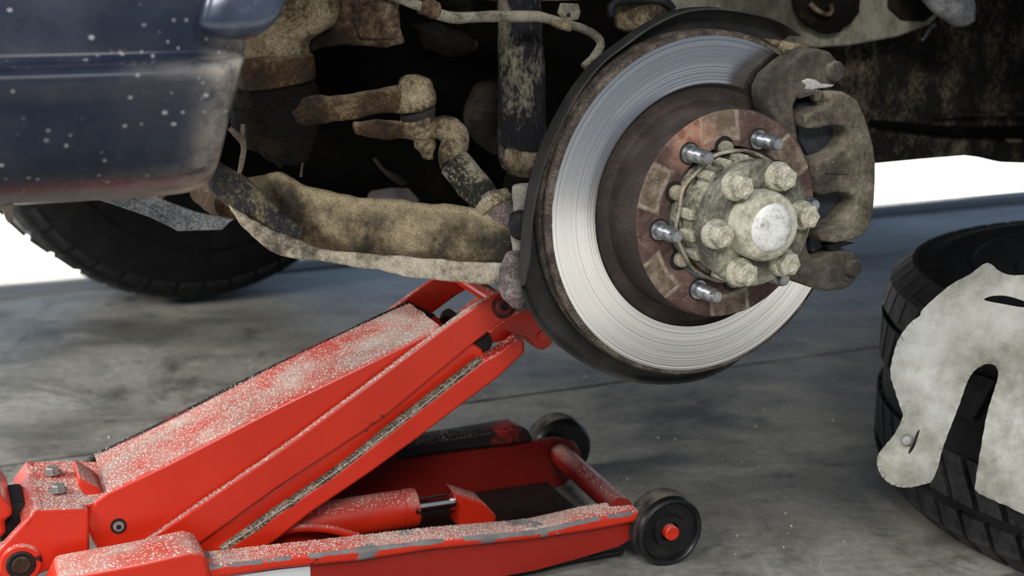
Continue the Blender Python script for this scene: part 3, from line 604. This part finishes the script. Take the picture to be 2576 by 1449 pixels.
loft_px('axle_boot', [(1190, 225, 1260, 215, -.33), (1170, 270, 1268, 260, -.33), (1172, 320, 1280, 300, -.33), (1200, 360, 1290, 335, -.33), (1235, 385, 1300, 360, -.33)], M['brown_rubber'], car, .8, jig=.001)
hose = tube('brake_hose', [VP(x, y, -.17) for x, y in ((985, -12), (1040, 10), (1085, 24), (1108, 38), (1150, 44), (1200, 43), (1260, 41), (1320, 41), (1368, 44), (1420, 60), (1462, 70), (1496, 88), (1511, 108), (1502, 132), (1484, 152), (1468, 168))], [.0045, .0045, .0045, .0052, .0054, .0052, .0054, .0054, .0052, .0045, .0042, .0042, .0042, .0042, .0040, .0040], M['hose'], car, 5, 16, .0007, 90)
prism('hose_tab', [VP(x, y, -.17) for x, y in ((1412, 8), (1455, 10), (1463, 32), (1456, 50), (1420, 54), (1403, 34))], -N*.004, M['hose'], hose, .0008, 1, sub=1, jig=.0008)
lathe('tab_hole', [(.0019, .0), (.0019, .0009), (0, .0009)], M['black_oil_shade'], hose, frame(VP(1430, 37, -.169), N), 16)
prism('hose_clip', [VP(x, y, -.163) for x, y in ((1394, 48), (1420, 50), (1444, 62), (1440, 82), (1418, 74), (1396, 66))], -N*.012, M['dusty'], hose, .0015, 1, sub=1, jig=.0015)
prism('hose_clip', [VP(x, y, -.163) for x, y in ((1060, 8), (1085, -6), (1112, 10), (1110, 34), (1098, 52), (1078, 40), (1062, 36))], -N*.014, M['frame_rust'], hose, .002, 1, sub=1, jig=.002)
loft_px('dark_bracket', [(1036, 62, 1060, 80, -.27), (1080, 58, 1075, 122, -.27), (1130, 70, 1120, 136, -.27), (1170, 85, 1165, 136, -.27), (1200, 100, 1196, 130, -.27)], M['black_rust'], car, .8, jig=.004, jf=40)
loft_px('pipe_elbow', [(1090, -40, 1210, -40, -.30), (1105, 0, 1210, -5, -.30), (1130, 22, 1190, 20, -.30)], M['black_rust'], car, .8, jig=.003)
prism('cross_brace', [VP(x, y, -.26) for x, y in ((1180, -40), (1470, -40), (1465, 2), (1300, 6), (1200, -4))], -N*.03, M['frame_rust'], car, .003, 2, sub=1, jig=.002)
loft_px('bump_stop', [(1556, -30, 1676, -36, -.21), (1550, 10, 1682, 2, -.21), (1548, 40, 1690, 26, -.21), (1552, 70, 1690, 60, -.21)], M['dusty'], car, .8, jig=.002, cap=.2)
tube('stop_collar', [VP(x, y, -.185) for x, y in ((1540, 40), (1537, 18), (1555, 4), (1600, 0), (1650, -2), (1680, 10), (1692, 24))], .0045, M['rubber'], car, 5, 12, .0004)
strp = tube('forked_strap', [VP(x, y, -.22) for x, y in ((578, 322), (592, 336), (606, 348), (613, 368), (610, 400), (602, 436))], [.0026, .0032, .004, .0026, .0026, .002], M['strap'], car, 5, 10, .0005)
tube('strap_prong', [VP(x, y, -.22) for x, y in ((606, 350), (610, 335), (611, 312))], [.003, .0024, .002], M['strap'], strp, 4, 10)
tube('hanging_wire', [VP(x, y, -.3) for x, y in ((764, 395), (760, 420), (757, 445))], .0012, M['hose'], car, 3, 8)

# --- dark structure deep in the wheel well
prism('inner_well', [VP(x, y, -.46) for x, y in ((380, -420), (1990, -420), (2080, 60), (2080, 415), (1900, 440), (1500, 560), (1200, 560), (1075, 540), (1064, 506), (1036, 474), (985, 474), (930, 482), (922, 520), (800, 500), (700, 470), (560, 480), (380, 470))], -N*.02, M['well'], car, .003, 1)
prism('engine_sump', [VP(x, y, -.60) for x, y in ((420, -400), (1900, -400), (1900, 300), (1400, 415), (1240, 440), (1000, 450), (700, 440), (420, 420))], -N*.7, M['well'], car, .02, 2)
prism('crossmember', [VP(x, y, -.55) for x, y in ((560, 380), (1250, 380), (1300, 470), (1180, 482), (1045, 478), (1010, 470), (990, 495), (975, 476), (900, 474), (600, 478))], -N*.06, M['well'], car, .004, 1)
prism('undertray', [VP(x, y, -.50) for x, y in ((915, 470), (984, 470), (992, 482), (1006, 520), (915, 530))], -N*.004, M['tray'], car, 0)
prism('undertray', [VP(x, y, -.52) for x, y in ((984, 466), (1050, 466), (1090, 540), (1000, 540), (994, 490))], -N*.004, M['tray'], car, 0)
loft_px('well_hook', [(938, 402, 946, 398, -.45), (960, 432, 970, 424, -.45), (985, 452, 1000, 440, -.45), (1010, 466, 1024, 458, -.45)], M['brown_rubber'], car, .6, jig=.001)
# inner panels behind the caliper
prism('inner_panel', [VP(x, y, -.33) for x, y in ((1620, -120), (2460, -120), (2380, 20), (2340, 62), (2260, 92), (2140, 114), (2020, 122), (1900, 118), (1780, 105), (1640, 90))], -N*.012, M['panel'], car, .002, 1)
loft_px('panel_grommet', [(1996, -30, 2160, -30, -.318, .25), (1998, 20, 2165, 15, -.318, .25), (2020, 60, 2150, 50, -.318, .25), (2050, 80, 2120, 76, -.318, .25)], M['black_rust'], car, jig=.004, jf=40)
tube('panel_hook', [VP(x, y, -.295) for x, y in ((2040, 10), (2056, 26), (2080, 36), (2092, 28), (2090, 10))], .0028, M['frame_rust'], car, 4, 10)
prism('panel_patch', [VP(x, y, -.326) for x, y in ((2240, -80), (2400, -80), (2370, 20), (2330, 55), (2270, 52), (2235, 20))], -N*.004, M['black_rust'], car, .002, 1)
loft_px('rubber_finger', [(2240, -90, 2340, -110, -.28), (2310, -20, 2400, -60, -.27), (2350, 30, 2440, -5, -.26), (2392, 60, 2446, 40, -.255)], M['plastic'], car, .8, jig=.0008)
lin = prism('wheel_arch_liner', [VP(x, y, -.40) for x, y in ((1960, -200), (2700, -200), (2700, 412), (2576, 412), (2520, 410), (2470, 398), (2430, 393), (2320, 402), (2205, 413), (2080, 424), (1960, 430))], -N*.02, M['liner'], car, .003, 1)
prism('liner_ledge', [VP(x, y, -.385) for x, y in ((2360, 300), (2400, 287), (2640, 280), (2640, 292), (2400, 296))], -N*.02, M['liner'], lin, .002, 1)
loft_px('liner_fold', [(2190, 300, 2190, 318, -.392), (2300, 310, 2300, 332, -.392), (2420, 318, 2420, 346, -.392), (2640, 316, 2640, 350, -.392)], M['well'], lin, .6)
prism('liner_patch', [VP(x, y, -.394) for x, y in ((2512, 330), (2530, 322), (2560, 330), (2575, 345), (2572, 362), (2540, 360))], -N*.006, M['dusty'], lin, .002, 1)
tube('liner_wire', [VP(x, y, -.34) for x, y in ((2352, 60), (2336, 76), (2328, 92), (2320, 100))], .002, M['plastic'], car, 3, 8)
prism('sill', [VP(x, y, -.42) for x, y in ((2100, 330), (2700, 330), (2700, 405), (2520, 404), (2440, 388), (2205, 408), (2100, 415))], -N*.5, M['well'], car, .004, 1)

# --- bodywork over the wheel (mostly above the frame)
arch = [(.47*math.cos(math.pi*k/24), -.02+.47*math.sin(math.pi*k/24)) for k in range(25)]
side = [(2.9, -.05), (2.9, .62), (-.35, .60), (-.66, .54), (-.70, .20), (-.47, .20)] + arch[::-1][6:] + [(.47, -.05)]
prism('front_fender', [VL(a, b, .10) for a, b in side], -N*.03, M['paint'], car, .01, 2)
prism('far_fender', [VL(a, b, -1.68) for a, b in side], -N*.03, M['paint'], car, .01, 2)
prism('bonnet', [VL(a, .60, .09) for a in (-.66, 2.9)] + [VL(a, .60, -1.68) for a in (2.9, -.66)], UP*.03, M['paint'], car, .01, 2)
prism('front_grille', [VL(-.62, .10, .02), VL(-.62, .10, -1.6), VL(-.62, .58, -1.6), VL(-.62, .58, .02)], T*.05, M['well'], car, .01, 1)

# --- a tyre (shared by the far wheel of the car and the wheel lying on the floor)
TR, TW = .360, .264
def tyre_mesh(name):
    h = TW/2; q = [(TR-.185, -h*.70), (TR-.182, -h*.85), (TR-.168, -h*.90), (TR-.150, -h*.925), (TR-.149, -h*.945), (TR-.143, -h*.95), (TR-.142, -h*.935), (TR-.12, -h*.96), (TR-.098, -h*.975), (TR-.097, -h*.995), (TR-.092, -h*.998), (TR-.091, -h*.982), (TR-.065, -h), (TR-.03, -h*.95), (TR-.012, -h*.84), (TR-.007, -h*.6), (TR-.006, 0)]
    return lathe_mesh(name, q+[(r, -z) for r, z in q[-2::-1]], 128)
tyre_me = tyre_mesh('tyre')
def block_mesh(name, w0, w1, da, skew):
    """tread block: from axial w0 to w1, angular half width da"""
    bm = bmesh.new(); h_ = TW/2; ends = abs(w0) > h_*.9 or abs(w1) > h_*.9
    ws = [w0, w0+(w1-w0)*.55, w1] if ends else [w0, w1]
    if ends and abs(w0) > abs(w1): ws = [w0, w0+(w1-w0)*.45, w1]
    drop = lambda wv: .030 if abs(wv) > h_*.9 else (.007 if abs(wv) > h_*.7 else 0)
    V = [[[bm.verts.new(((TR-drop(wv)-k*.014)*math.cos(a*(1-.03*(1-k))+skew*(wv-w0)), (TR-drop(wv)-k*.014)*math.sin(a*(1-.03*(1-k))+skew*(wv-w0)), wv*(1-.03*k))) for k in (0, 1)] for a in (-da, da)] for wv in ws]
    for p, q in zip(V, V[1:]):
        bm.faces.new((p[0][0], q[0][0], q[1][0], p[1][0])); bm.faces.new((p[0][1], p[1][1], q[1][1], q[0][1]))
        for j in (0, 1): bm.faces.new((p[j][0], p[j][1], q[j][1], q[j][0]))
    for p in (V[0], V[-1]): bm.faces.new((p[0][0], p[1][0], p[1][1], p[0][1]))
    bmesh.ops.recalc_face_normals(bm, faces=bm.faces)
    me = bpy.data.meshes.new(name); bm.to_mesh(me); bm.free(); me.materials.append(M['tread']); return me
h = TW/2
BLF = [(block_mesh('tread_block', h*.58, h*.97, .058, .5), 0), (block_mesh('tread_block', -h*.97, -h*.58, .058, -.5), .02)]
BLK = [(block_mesh('tread_block', h*.60, h*.97, .043, .5), 0), (block_mesh('tread_block', h*.16, h*.52, .040, 1.4), .03), (block_mesh('tread_block', -h*.52, -h*.16, .040, -1.4), .06), (block_mesh('tread_block', -h*.97, -h*.60, .043, -.5), .02)]
def add_blocks(parent, mw, rows, count=62, kit=None):
    for me, ph0 in ((kit or BLK)[i] for i in rows):
        for k in range(count): link('tread_block', me, None, parent, mw @ Matrix.Rotation(ph0+2*math.pi*k/count, 4, 'Z'))
ty = math.radians(32); fn = Vector((math.sin(ty), -math.cos(ty), .027)).normalized()
fm = frame((-.581, 2.468, .3650), fn, UP)
ftyre = link('far_tyre', tyre_me, M['tyre'], car, fm); ftyre['label'] = 'black tyre of the far front wheel standing on the floor'
add_blocks(ftyre, fm, (0, 1), 44, BLF)
lathe('far_rim', [(TR-.18, -.06), (TR-.182, .06), (.17, .05), (.16, -.02), (.06, -.03), (0, -.03)], M['well'], ftyre, fm, 64)

# ------------------------------------------------------------------ the floor jack
jack = empty('floor_jack', JL(-.3, 0, 0), 'dusty red trolley jack lifting the control arm', 'jack')
def jp(pts, l): return [JP(x, y, l) for x, y in pts]
def tapered(name, pts, l, th, mat, parent=jack, **k): return prism(name, jp(pts, l), JY*th, mat, parent, **k)
W2 = .055
# cover channel: side plates and dusty top sheet
cs = [(268, 1240), (419, 1168), (700, 1022), (1112, 822), (1190, 860), (720, 1150), (330, 1440), (290, 1440), (271, 1421), (250, 1390), (232, 1360), (215, 1318), (221, 1290), (240, 1262)]
arm = tapered('cover_plate', cs, -W2, .006, M['red_clean'], bevel=.003, seg=3); arm['label'] = 'bright red side plate of the lifting arm'
prism('cover_plate', [p+JY*(2*W2-.006) for p in jp(cs, -W2)], JY*.006, M['red_grease_shade'], jack, .003, 3)
ne = jp([(270, 1241), (419, 1169), (560, 1097), (700, 1023), (900, 923), (1112, 824)], -W2)
top = [p - UP*.0005 for p in ne]
bm = bmesh.new(); G = []
for i, p in enumerate([Vector(q) for q in cr(ne, 8)]):
    row = []
    for j in range(13):
        u = j/12; e = .0045*(1-min(1, min(u, 1-u)/.09))**2
        row.append(bm.verts.new(p + JY*(2*W2*u) + JX*(.03*(u-0)*0) - UP*e + UP*.0006*noise.noise(p*40+JY*u)))
    G.append(row)
for a, b in zip(G, G[1:]):
    for k in range(12): bm.faces.new((a[k], a[k+1], b[k+1], b[k]))
bmesh.ops.recalc_face_normals(bm, faces=bm.faces)
if bm.faces[0].normal.z < 0: bmesh.ops.reverse_faces(bm, faces=bm.faces)
bmesh.ops.solidify(bm, geom=bm.faces[:], thickness=.004)
finish(bm, 'cover_top', M['red_dusty'], jack, 50)['label'] = 'sand-strewn top of the lifting arm'
tapered('cover_end', [(200, 1198), (248, 1228), (268, 1246), (250, 1268), (215, 1250), (196, 1222)], -W2+.02, .05, M['red_dusty'], bevel=.003)
# parallel links with the upper pivot
lk = [(291, 1416), (500, 1272), (720, 1122), (930, 966), (1126, 818), (1215, 757), (1252, 734), (1275, 734), (1294, 750), (1302, 778), (1290, 796), (1253, 818), (1184, 870), (966, 1051), (700, 1226), (492, 1376), (430, 1440), (300, 1440)]
LF = -.064
for l in (LF, -LF-.007):
    prism('parallel_link', [p+JY*(l-LF) for p in jp(lk, LF)], JY*.007, M['red_dusty'], jack, .0022, 2)
def pin(name, x, y, l, r, h, mat, inner=None, parent=jack):
    m = frame(JP(x, y, l), -JY, UP); o = lathe(name, [(0, -.01), (r, -.01), (r, h*.7), (r*.88, h), (0, h)], mat, parent, m, 32); return m
m = pin('link_pivot', 1267, 769, LF, .0088, .0030, M['red_dark']); lathe('pivot_washer', [(.0125, 0), (.0125, .0018), (.0088, .0020)], M['red_grease_shade'], jack, m, 32)
lathe('pivot_socket', [(.0045, .0031), (.0042, .0036), (.0022, .0036), (0, .0030)], M['black_oil_shade'], jack, m, 20)
m = pin('cover_screw', 298, 1323, -W2, .0050, .0030, M['zinc']); lathe('screw_ring', [(.0072, 0), (.0070, .0012), (.0050, .0012)], M['black_oil_shade'], jack, m, 28); hexprof('screw_socket', .0026, .0034, M['black_oil_shade'], jack, m)
# main lifting arm: web and flange on both sides
web = [(470, 1386), (966, 1040), (1184, 860), (1212, 878), (1222, 900), (1021, 1052), (848, 1188), (700, 1288), (556, 1390)]
flg = [(556, 1390), (700, 1290), (848, 1190), (1021, 1056), (1214, 908), (1250, 890), (1308, 850), (1321, 858), (1322, 888), (1253, 952), (1156, 1024), (1055, 1101), (937, 1187), (789, 1287), (700, 1358), (640, 1400), (540, 1440)]
for l in (-.056, .048):
    prism('lift_arm_web', [p+JY*(l+.056) for p in jp(web, -.056)], JY*.008, M['red'], jack, .002, 2)
    fl = prism('lift_arm_flange', [p+JY*(l+.056 if l < 0 else .118) for p in jp(flg, -.070)], JY*.02, M['red'], jack, .005, 4)
for a, b, r in (((1012, 1052), (1206, 906), .0035),):
    tube('arm_groove', [JP(x, y, -.064) for x, y in ((560, 1387), (700, 1287), (848, 1187), (1018, 1054), (1210, 908))], .0058, M['gritty'], jack, 4, 12, .0006, 90)
# cross pins between the links and the saddle head
tube('cross_pin', [JP(1253, 756, -.06), JP(1253, 756, -.06)+JY*.125], .0085, M['red'], jack, 1, 20)
tube('cross_pin', [JP(1215, 862, -.05), JP(1215, 862, -.05)+JY*.1], .010, M['black_oil_shade'], jack, 1, 20)  # coloured black, painting the shade below the cover's end
sad = tapered('saddle_head', [(1212, 862), (1250, 822), (1296, 790), (1312, 786), (1330, 780), (1350, 792), (1362, 818), (1380, 826), (1394, 848), (1384, 870), (1366, 880), (1346, 874), (1328, 852), (1300, 848), (1250, 862)], -.045, .09, M['red'], bevel=.004, seg=3, smooth_outline=3)
m = pin('saddle_bolt', 1366, 846, -.045, .0062, .003, M['red'], parent=sad)
loft('saddle_cup', [(JP(1322, 790, 0)+UP*.000, JX*.020, JY*.028), (JP(1322, 790, 0)+UP*.012, JX*.024, JY*.03)], M['red_grease_shade'], sad, n=1, p=2.4)
# rear block with the axle and the handle socket
RB = -.066
rb = tapered('rear_block', [(89, 1286), (224, 1281), (226, 1392), (100, 1446), (60, 1480), (0, 1500), (-60, 1470), (-40, 1420), (0, 1382), (58, 1318)], RB, .012, M['red_clean'], bevel=.003, seg=3)
tapered('block_side', [(89, 1286), (224, 1281), (226, 1392), (100, 1446), (0, 1500), (-60, 1470), (0, 1382), (58, 1318)], .052, .010, M['red'], bevel=.003, seg=2)
bt = jp([(86, 1283), (214, 1279.5)], RB)
prism('block_top', [bt[0], bt[1], bt[1]+JY*.012, bt[1]+JY*.012+JX*.03, bt[1]+JX*.03+JY*.115, bt[1]+JY*.126, bt[0]+JY*.126], -UP*.006, M['red_dusty'], jack, .002, 2)
prism('block_lip', [bt[0]+JX*.001, bt[0]+JY*.126+JX*.001, bt[0]+JY*.126-JX*.012-UP*.016, bt[0]-JX*.012-UP*.016], JX*.006, M['red_dusty'], jack, .0015, 2)
m = frame(JP(52, 1416, RB), -JY, UP)
lathe('axle_boss', [(.0185, -.008), (.0180, .0025), (.0165, .004), (.0120, .004)], M['red_dusty'], jack, m, 40)
lathe('axle_ring', [(.0128, .0), (.0126, .0050), (.0110, .0060), (.0084, .0055)], M['black_oil_shade'], jack, m, 40)
lathe('axle_end', [(.0082, .0), (.0080, .0070), (.0068, .0080), (0, .0080)], M['rusty'], jack, m, 32)
for x, y in ((133, 1190), (147, 1234)):
    p = on_plane(x, y, bt[0], UP); mm = frame(p, UP)
    hexprof('block_bolt', .0062, .0062, M['zinc'], jack, mm); lathe('bolt_washer', [(.0082, 0), (.0082, .0014), (.006, .0014)], M['zinc'], jack, mm, 24)
tapered('handle_socket', [(-160, 1180), (0, 1240), (28, 1277), (34, 1298), (10, 1312), (18, 1342), (0, 1356), (-160, 1400)], -.05, .08, M['red'], bevel=.004, seg=2)
tapered('socket_shank', [(0, 1270), (60, 1262), (80, 1300), (40, 1340), (0, 1370)], -.03, .05, M['black_oil_shade'], bevel=.003)
# side rails of the chassis
RL = -.118
rail = [(1617, 1284), (1496, 1302), (1348, 1335), (1114, 1356), (907, 1380), (700, 1403), (520, 1424), (520, 1462), (700, 1434), (907, 1414), (1085, 1386), (1348, 1359), (1496, 1336), (1614, 1314)]
zs = [p.z for p in jp(rail, RL)]
M['red_rail'] = red('red_enamel_chipped', .95, .58)
nr = tapered('chassis_rail', rail, RL, .034, M['red_rail'], bevel=.0048, seg=4); nr['label'] = 'near rail with chipped red paint and sand on top'
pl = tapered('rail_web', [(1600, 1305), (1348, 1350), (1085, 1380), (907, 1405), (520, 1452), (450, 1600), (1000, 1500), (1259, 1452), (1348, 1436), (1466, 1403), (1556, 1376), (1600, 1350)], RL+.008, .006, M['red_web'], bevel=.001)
tapered('rail_shoulder', [(150, 1452), (363, 1412), (440, 1394), (478, 1385), (502, 1388), (522, 1402), (530, 1440), (545, 1520), (100, 1560)], RL-.008, .05, M['red_dusty'], bevel=.006, seg=3)
tapered('paper_label', [(560, 1452), (700, 1433), (780, 1424), (782, 1470), (560, 1500)], RL+.0072, .0006, M['sticker'], bevel=0)
frail = [(1330, 1082), (1300, 1074), (1174, 1095), (1035, 1116), (800, 1150), (500, 1190), (500, 1220), (800, 1190), (996, 1160), (1144, 1137), (1292, 1120), (1345, 1112)]
prism('chassis_rail', jp(frail, .092), JY*.032, M['red_grease_shade'], jack, .0035, 3)  # blackened colour stands in for the car's shade on this rail
prism('rail_web', jp([(500, 1200), (996, 1150), (1292, 1112), (1400, 1100), (1445, 1112), (1462, 1140), (1458, 1180), (1420, 1222), (1248, 1254), (900, 1310), (500, 1370)], .100), JY*.006, M['red_dark'], jack, .001, 1)  # dark red paints the shade on the inner web
# front castors
for x, y, l in ((1690, 1341, None), (1418, 1134, None)):
    p = on_plane(x, y, Vector((0, 0, .0368)), UP); near = y > 1200
    mw = frame(p, -JY, UP)
    wh = lathe('castor', [(.0120, -.036), (.0300, -.036), (.0345, -.034), (.0368, -.030), (.0368, -.007), (.0350, -.002), (.0322, -.0005), (.0305, -.002), (.0295, -.006), (.0180, -.007), (.0165, -.004), (.0100, -.0035)] if near else [(.0105, 0.002), (.0320, .001), (.0352, -.002), (.0368, -.007), (.0368, -.030), (.0345, -.034), (.0300, -.036), (0, -.036)], M['castor'], jack, mw @ Matrix.Translation((0, 0, 0 if near else 0)), 64)
    wh['label'] = 'near black castor with red axle cap' if near else 'far black castor'
    lathe('castor_tread', [(.0362, -.0315), (.0371, -.030), (.0372, -.0085), (.0364, -.0065)], M['castor_dust'], wh, mw, 64)
    lathe('axle_cap', [(.0078, -.012), (.0078, .0010), (.0068, .0020), (.001, .0020), (0, .0016)], M['red'], wh, mw, 32)
for x, y, d in ((1690, 1341, 1), (1418, 1134, -1)):
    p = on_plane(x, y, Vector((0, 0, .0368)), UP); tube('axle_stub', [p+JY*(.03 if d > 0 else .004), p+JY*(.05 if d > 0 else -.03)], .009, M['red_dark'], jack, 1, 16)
tube('cross_tube', [JP(1562, 1282, -.1), JP(1408, 1142, .095)], .0125, M['red_dark'], jack, 1, 20)  # shade between the rails painted in as dark red
# hydraulic ram between the rails
c0 = JP(1046, 1276, -.01); mw = frame(c0, -JX, UP)
cyl = lathe('hydraulic_cylinder', [(0, 0), (.0150, 0), (.0195, .0008), (.0200, .003), (.0200, .0135), (.0190, .0145), (.0190, .0160), (.0198, .017), (.0205, .20), (0, .20)], M['red'], jack, mw, 48)
lathe('piston_rod', [(0, -.052), (.0088, -.052), (.0088, .004), (0, .004)], M['chrome'], cyl, mw, 32)
prism('ram_clevis', jp([(1142, 1240), (1165, 1246), (1215, 1262), (1252, 1300), (1240, 1330), (1150, 1325), (1158, 1280)], -.025), JY*.03, M['red'], jack, .003, 2)
tube('return_pipe', [JP(x, y, -.05) for x, y in ((650, 1370), (720, 1335), (770, 1328), (830, 1332), (900, 1350))], .0042, M['red'], jack, 5, 12)
prism('jack_floor_plate', [JL(-.42, -.10, .012), JL(-.035, -.10, .012), JL(-.035, .10, .012), JL(-.42, .10, .012)], -UP*.005, M['black_oil_shade'], jack, .001, 1)  # added black sheet, paints the shade under the jack

# ------------------------------------------------------------------ the wheel lying on the floor and the plate leaning on it
wheel = empty('wheel', (.775, 1.496, 0), 'black tyred wheel lying flat on the floor behind the grey plate', 'wheel')
wmx = Matrix.Translation((.775, 1.496, TW/2))
wt = link('tyre', tyre_me, M['tyre'], wheel, wmx)
add_blocks(wt, wmx, (0, 1, 2, 3), 62)
rm = lathe('rim', [(TR-.172, .112), (TR-.182, .120), (TR-.19, .120), (TR-.195, .112), (.16, .106), (.14, .100), (.10, .10), (.06, .10), (.055, .11), (0, .11)], M['well'], wheel, wmx, 64)

pn = Vector((-.443, -.877, .18)).normalized(); pc = Vector((.775, 1.496, 0)) + Vector((-.45, -.89, 0))*.362 + UP*.262
plate_px = [(2483, 661), (2515, 682), (2545, 692), (2600, 694), (2720, 730), (2820, 860), (2860, 1100), (2850, 1420), (2700, 1380), (2576, 1294), (2500, 1258), (2457, 1236), (2455, 1210), (2470, 1120), (2484, 1040), (2500, 985), (2511, 945), (2506, 924), (2492, 916), (2470, 919), (2447, 938), (2432, 965), (2415, 1015), (2392, 1075), (2372, 1130), (2360, 1175), (2344, 1210), (2320, 1219), (2285, 1226), (2252, 1222), (2225, 1205), (2209, 1178), (2208, 1148), (2225, 1122), (2250, 1092), (2270, 1050), (2266, 1030), (2252, 985), (2240, 940), (2248, 890), (2262, 850), (2290, 812), (2313, 795), (2318, 782), (2345, 755), (2395, 714), (2440, 690)]
slots = [[(2480, 754), (2492, 745), (2520, 742), (2550, 747), (2600, 765), (2580, 772), (2530, 764)], [(2317, 1078), (2313, 1096), (2304, 1122), (2292, 1139), (2289, 1132), (2299, 1110), (2309, 1086)]]
px_ = Vector((pn.y, -pn.x, 0)).normalized()*-1; py_ = pn.cross(px_)
def p2(x, y): q = on_plane(x, y, pc, pn)-pc; return Vector((q.dot(px_), q.dot(py_)))
vs = []; es = []
def addloop(l):
    b = len(vs); l = [tuple(q) for q in l]; vs.extend(l); es.extend((b+i, b+(i+1) % len(l)) for i in range(len(l)))
OL = cr([tuple(p2(*q)) for q in plate_px], 4, True); SL = [cr([tuple(p2(*q)) for q in s], 3, True) for s in slots]
addloop(OL)
for s in SL: addloop(s)
def inside(x, y, poly):
    c = False; m = len(poly)
    for i in range(m):
        x0, y0 = poly[i]; x1, y1 = poly[(i+1) % m]
        if (y0 > y) != (y1 > y) and x < (x1-x0)*(y-y0)/(y1-y0)+x0: c = not c
    return c
xs = [q[0] for q in OL]; ys = [q[1] for q in OL]; stp = .0075
for i in range(int((max(xs)-min(xs))/stp)+1):
    for j in range(int((max(ys)-min(ys))/stp)+1):
        q = (min(xs)+(i+.5*(j % 2))*stp, min(ys)+j*stp)
        if inside(*q, OL) and not any(inside(*q, s) for s in SL): vs.append(q)
v2, e2, f2, *_ = delaunay_2d_cdt([Vector(q) for q in vs], es, [], 0, 1e-6)
bm = bmesh.new()
dist = lambda q: min((q[0]-a)**2+(q[1]-b)**2 for a, b in OL[::2])**.5
bv = []
for q in v2:
    d = dist(q); bul = .012*(1-math.exp(-d/.018)) + .004*noise.noise(Vector((q[0]*14, q[1]*14, 2)))
    bv.append(bm.verts.new(pc + px_*q[0] + py_*q[1] + pn*bul))
for f in f2:
    cx = sum(v2[i][0] for i in f)/len(f); cy = sum(v2[i][1] for i in f)/len(f)
    if inside(cx, cy, OL) and not any(inside(cx, cy, s) for s in SL): bm.faces.new([bv[i] for i in f])
for v in [v for v in bm.verts if not v.link_faces]: bm.verts.remove(v)
bmesh.ops.recalc_face_normals(bm, faces=bm.faces); bm.faces.ensure_lookup_table()
if bm.faces[0].normal.dot(pn) < 0: bmesh.ops.reverse_faces(bm, faces=bm.faces)
bmesh.ops.solidify(bm, geom=bm.faces[:], thickness=.0025)
plate = finish(bm, 'splash_plate', M['plate'], None, 50)
tag(plate, label='dusty grey sheet-metal plate with a deep notch leaning on the lying wheel', category='plate')
lathe('plate_stud', [(.0055, -.004), (.0055, .0135), (.004, .016), (0, .0162)], M['zinc'], plate, frame(on_plane(2288, 1103, pc, pn)+pn*-.002, pn), 20)

# ------------------------------------------------------------------ loose sand on the jack and the floor (too many to count)
def grains(name, spots, mat, parent=None, **props):
    verts = []; faces = []
    for p, s in spots:
        b = len(verts); q = [Vector((1, 0, 0)), Vector((-.5, .87, 0)), Vector((-.5, -.87, 0)), Vector((0, 0, 1.2)), Vector((0, 0, -.6))]
        rot = Matrix.Rotation(random.random()*6.28, 3, 'Z') @ Matrix.Rotation(random.random()*1.2, 3, 'X')
        verts += [p + rot @ (v*s*random.uniform(.7, 1.2)) for v in q]
        faces += [(b, b+1, b+3), (b+1, b+2, b+3), (b+2, b, b+3), (b+1, b, b+4), (b+2, b+1, b+4), (b, b+2, b+4)]
    me = bpy.data.meshes.new(name); me.from_pydata(verts, [], faces); o = link(name, me, mat, parent); tag(o, kind='stuff', **props); return o
sp = []
nev = [Vector(q) for q in cr(ne, 20)]
for _ in range(9000):
    i = random.random()*(len(nev)-1); a, b = nev[int(i)], nev[min(len(nev)-1, int(i)+1)]; p = a.lerp(b, i % 1); u = random.random()
    if noise.noise(Vector((i*.07, u*2.5, 1)))*1.5+.28 > random.random()*.9: sp.append((p+JY*(.004+u*(2*W2-.008))+UP*.0006, random.uniform(.0003, .0008)))
for _ in range(2500):
    u, v = random.random(), random.random()
    if noise.noise(Vector((u*5, v*5, 7)))+.2 > random.random()-.25: sp.append((bt[0].lerp(bt[1], u)+JX*.012*u+JY*(.004+.118*v)+UP*.0005, random.uniform(.0003, .0008)))
rt = jp([(1600, 1288), (1496, 1303), (1348, 1336), (1114, 1357), (907, 1381), (700, 1404), (540, 1422)], RL); rtv = [Vector(q) for q in cr(rt, 20)]
for _ in range(6500):
    i = random.random()*(len(rtv)-1); p = rtv[int(i)].lerp(rtv[min(len(rtv)-1, int(i)+1)], i % 1); v = random.random()**.7
    sp.append((p+JY*(.003+.028*v)+UP*.0003, random.uniform(.0003, .0007)))
lkv = [Vector(q) for q in cr(jp(lk[:6], LF), 30)]
for _ in range(2600):
    i = random.random()*(len(lkv)-1); p = lkv[int(i)].lerp(lkv[min(len(lkv)-1, int(i)+1)], i % 1); sp.append((p+JY*random.uniform(.0012, .0065)+UP*.0003, random.uniform(.0003, .0006)))
grains('sand', sp, M['grain'], jack)
sp = []
for _ in range(2600):
    x = random.uniform(560, 1205); u = (x-560)/650; y = 1387+(908-1387)*u+18*math.sin(u*3.1)
    p = JP(x, y, -.066+random.uniform(-.006, .004)); sp.append((p+UP*.003, random.uniform(.0004, .0009)))
grains('grit', sp, M['grain'], jack)
sp = []
for _ in range(1500):
    x = random.uniform(-.6, .9); y = random.uniform(1.05, 2.1)
    if (x-.775)**2+(y-1.496)**2 > .15 and noise.noise(Vector((x*3, y*3, 5))) > random.uniform(-.5, .4): sp.append((Vector((x, y, .0004)), random.choice((.0005, .0006, .0008, .0008, .0014))*random.uniform(.6, 1.3)))
grains('floor_grit', sp, M['grain'], None, label='pale sand grains scattered on the concrete floor', category='sand')
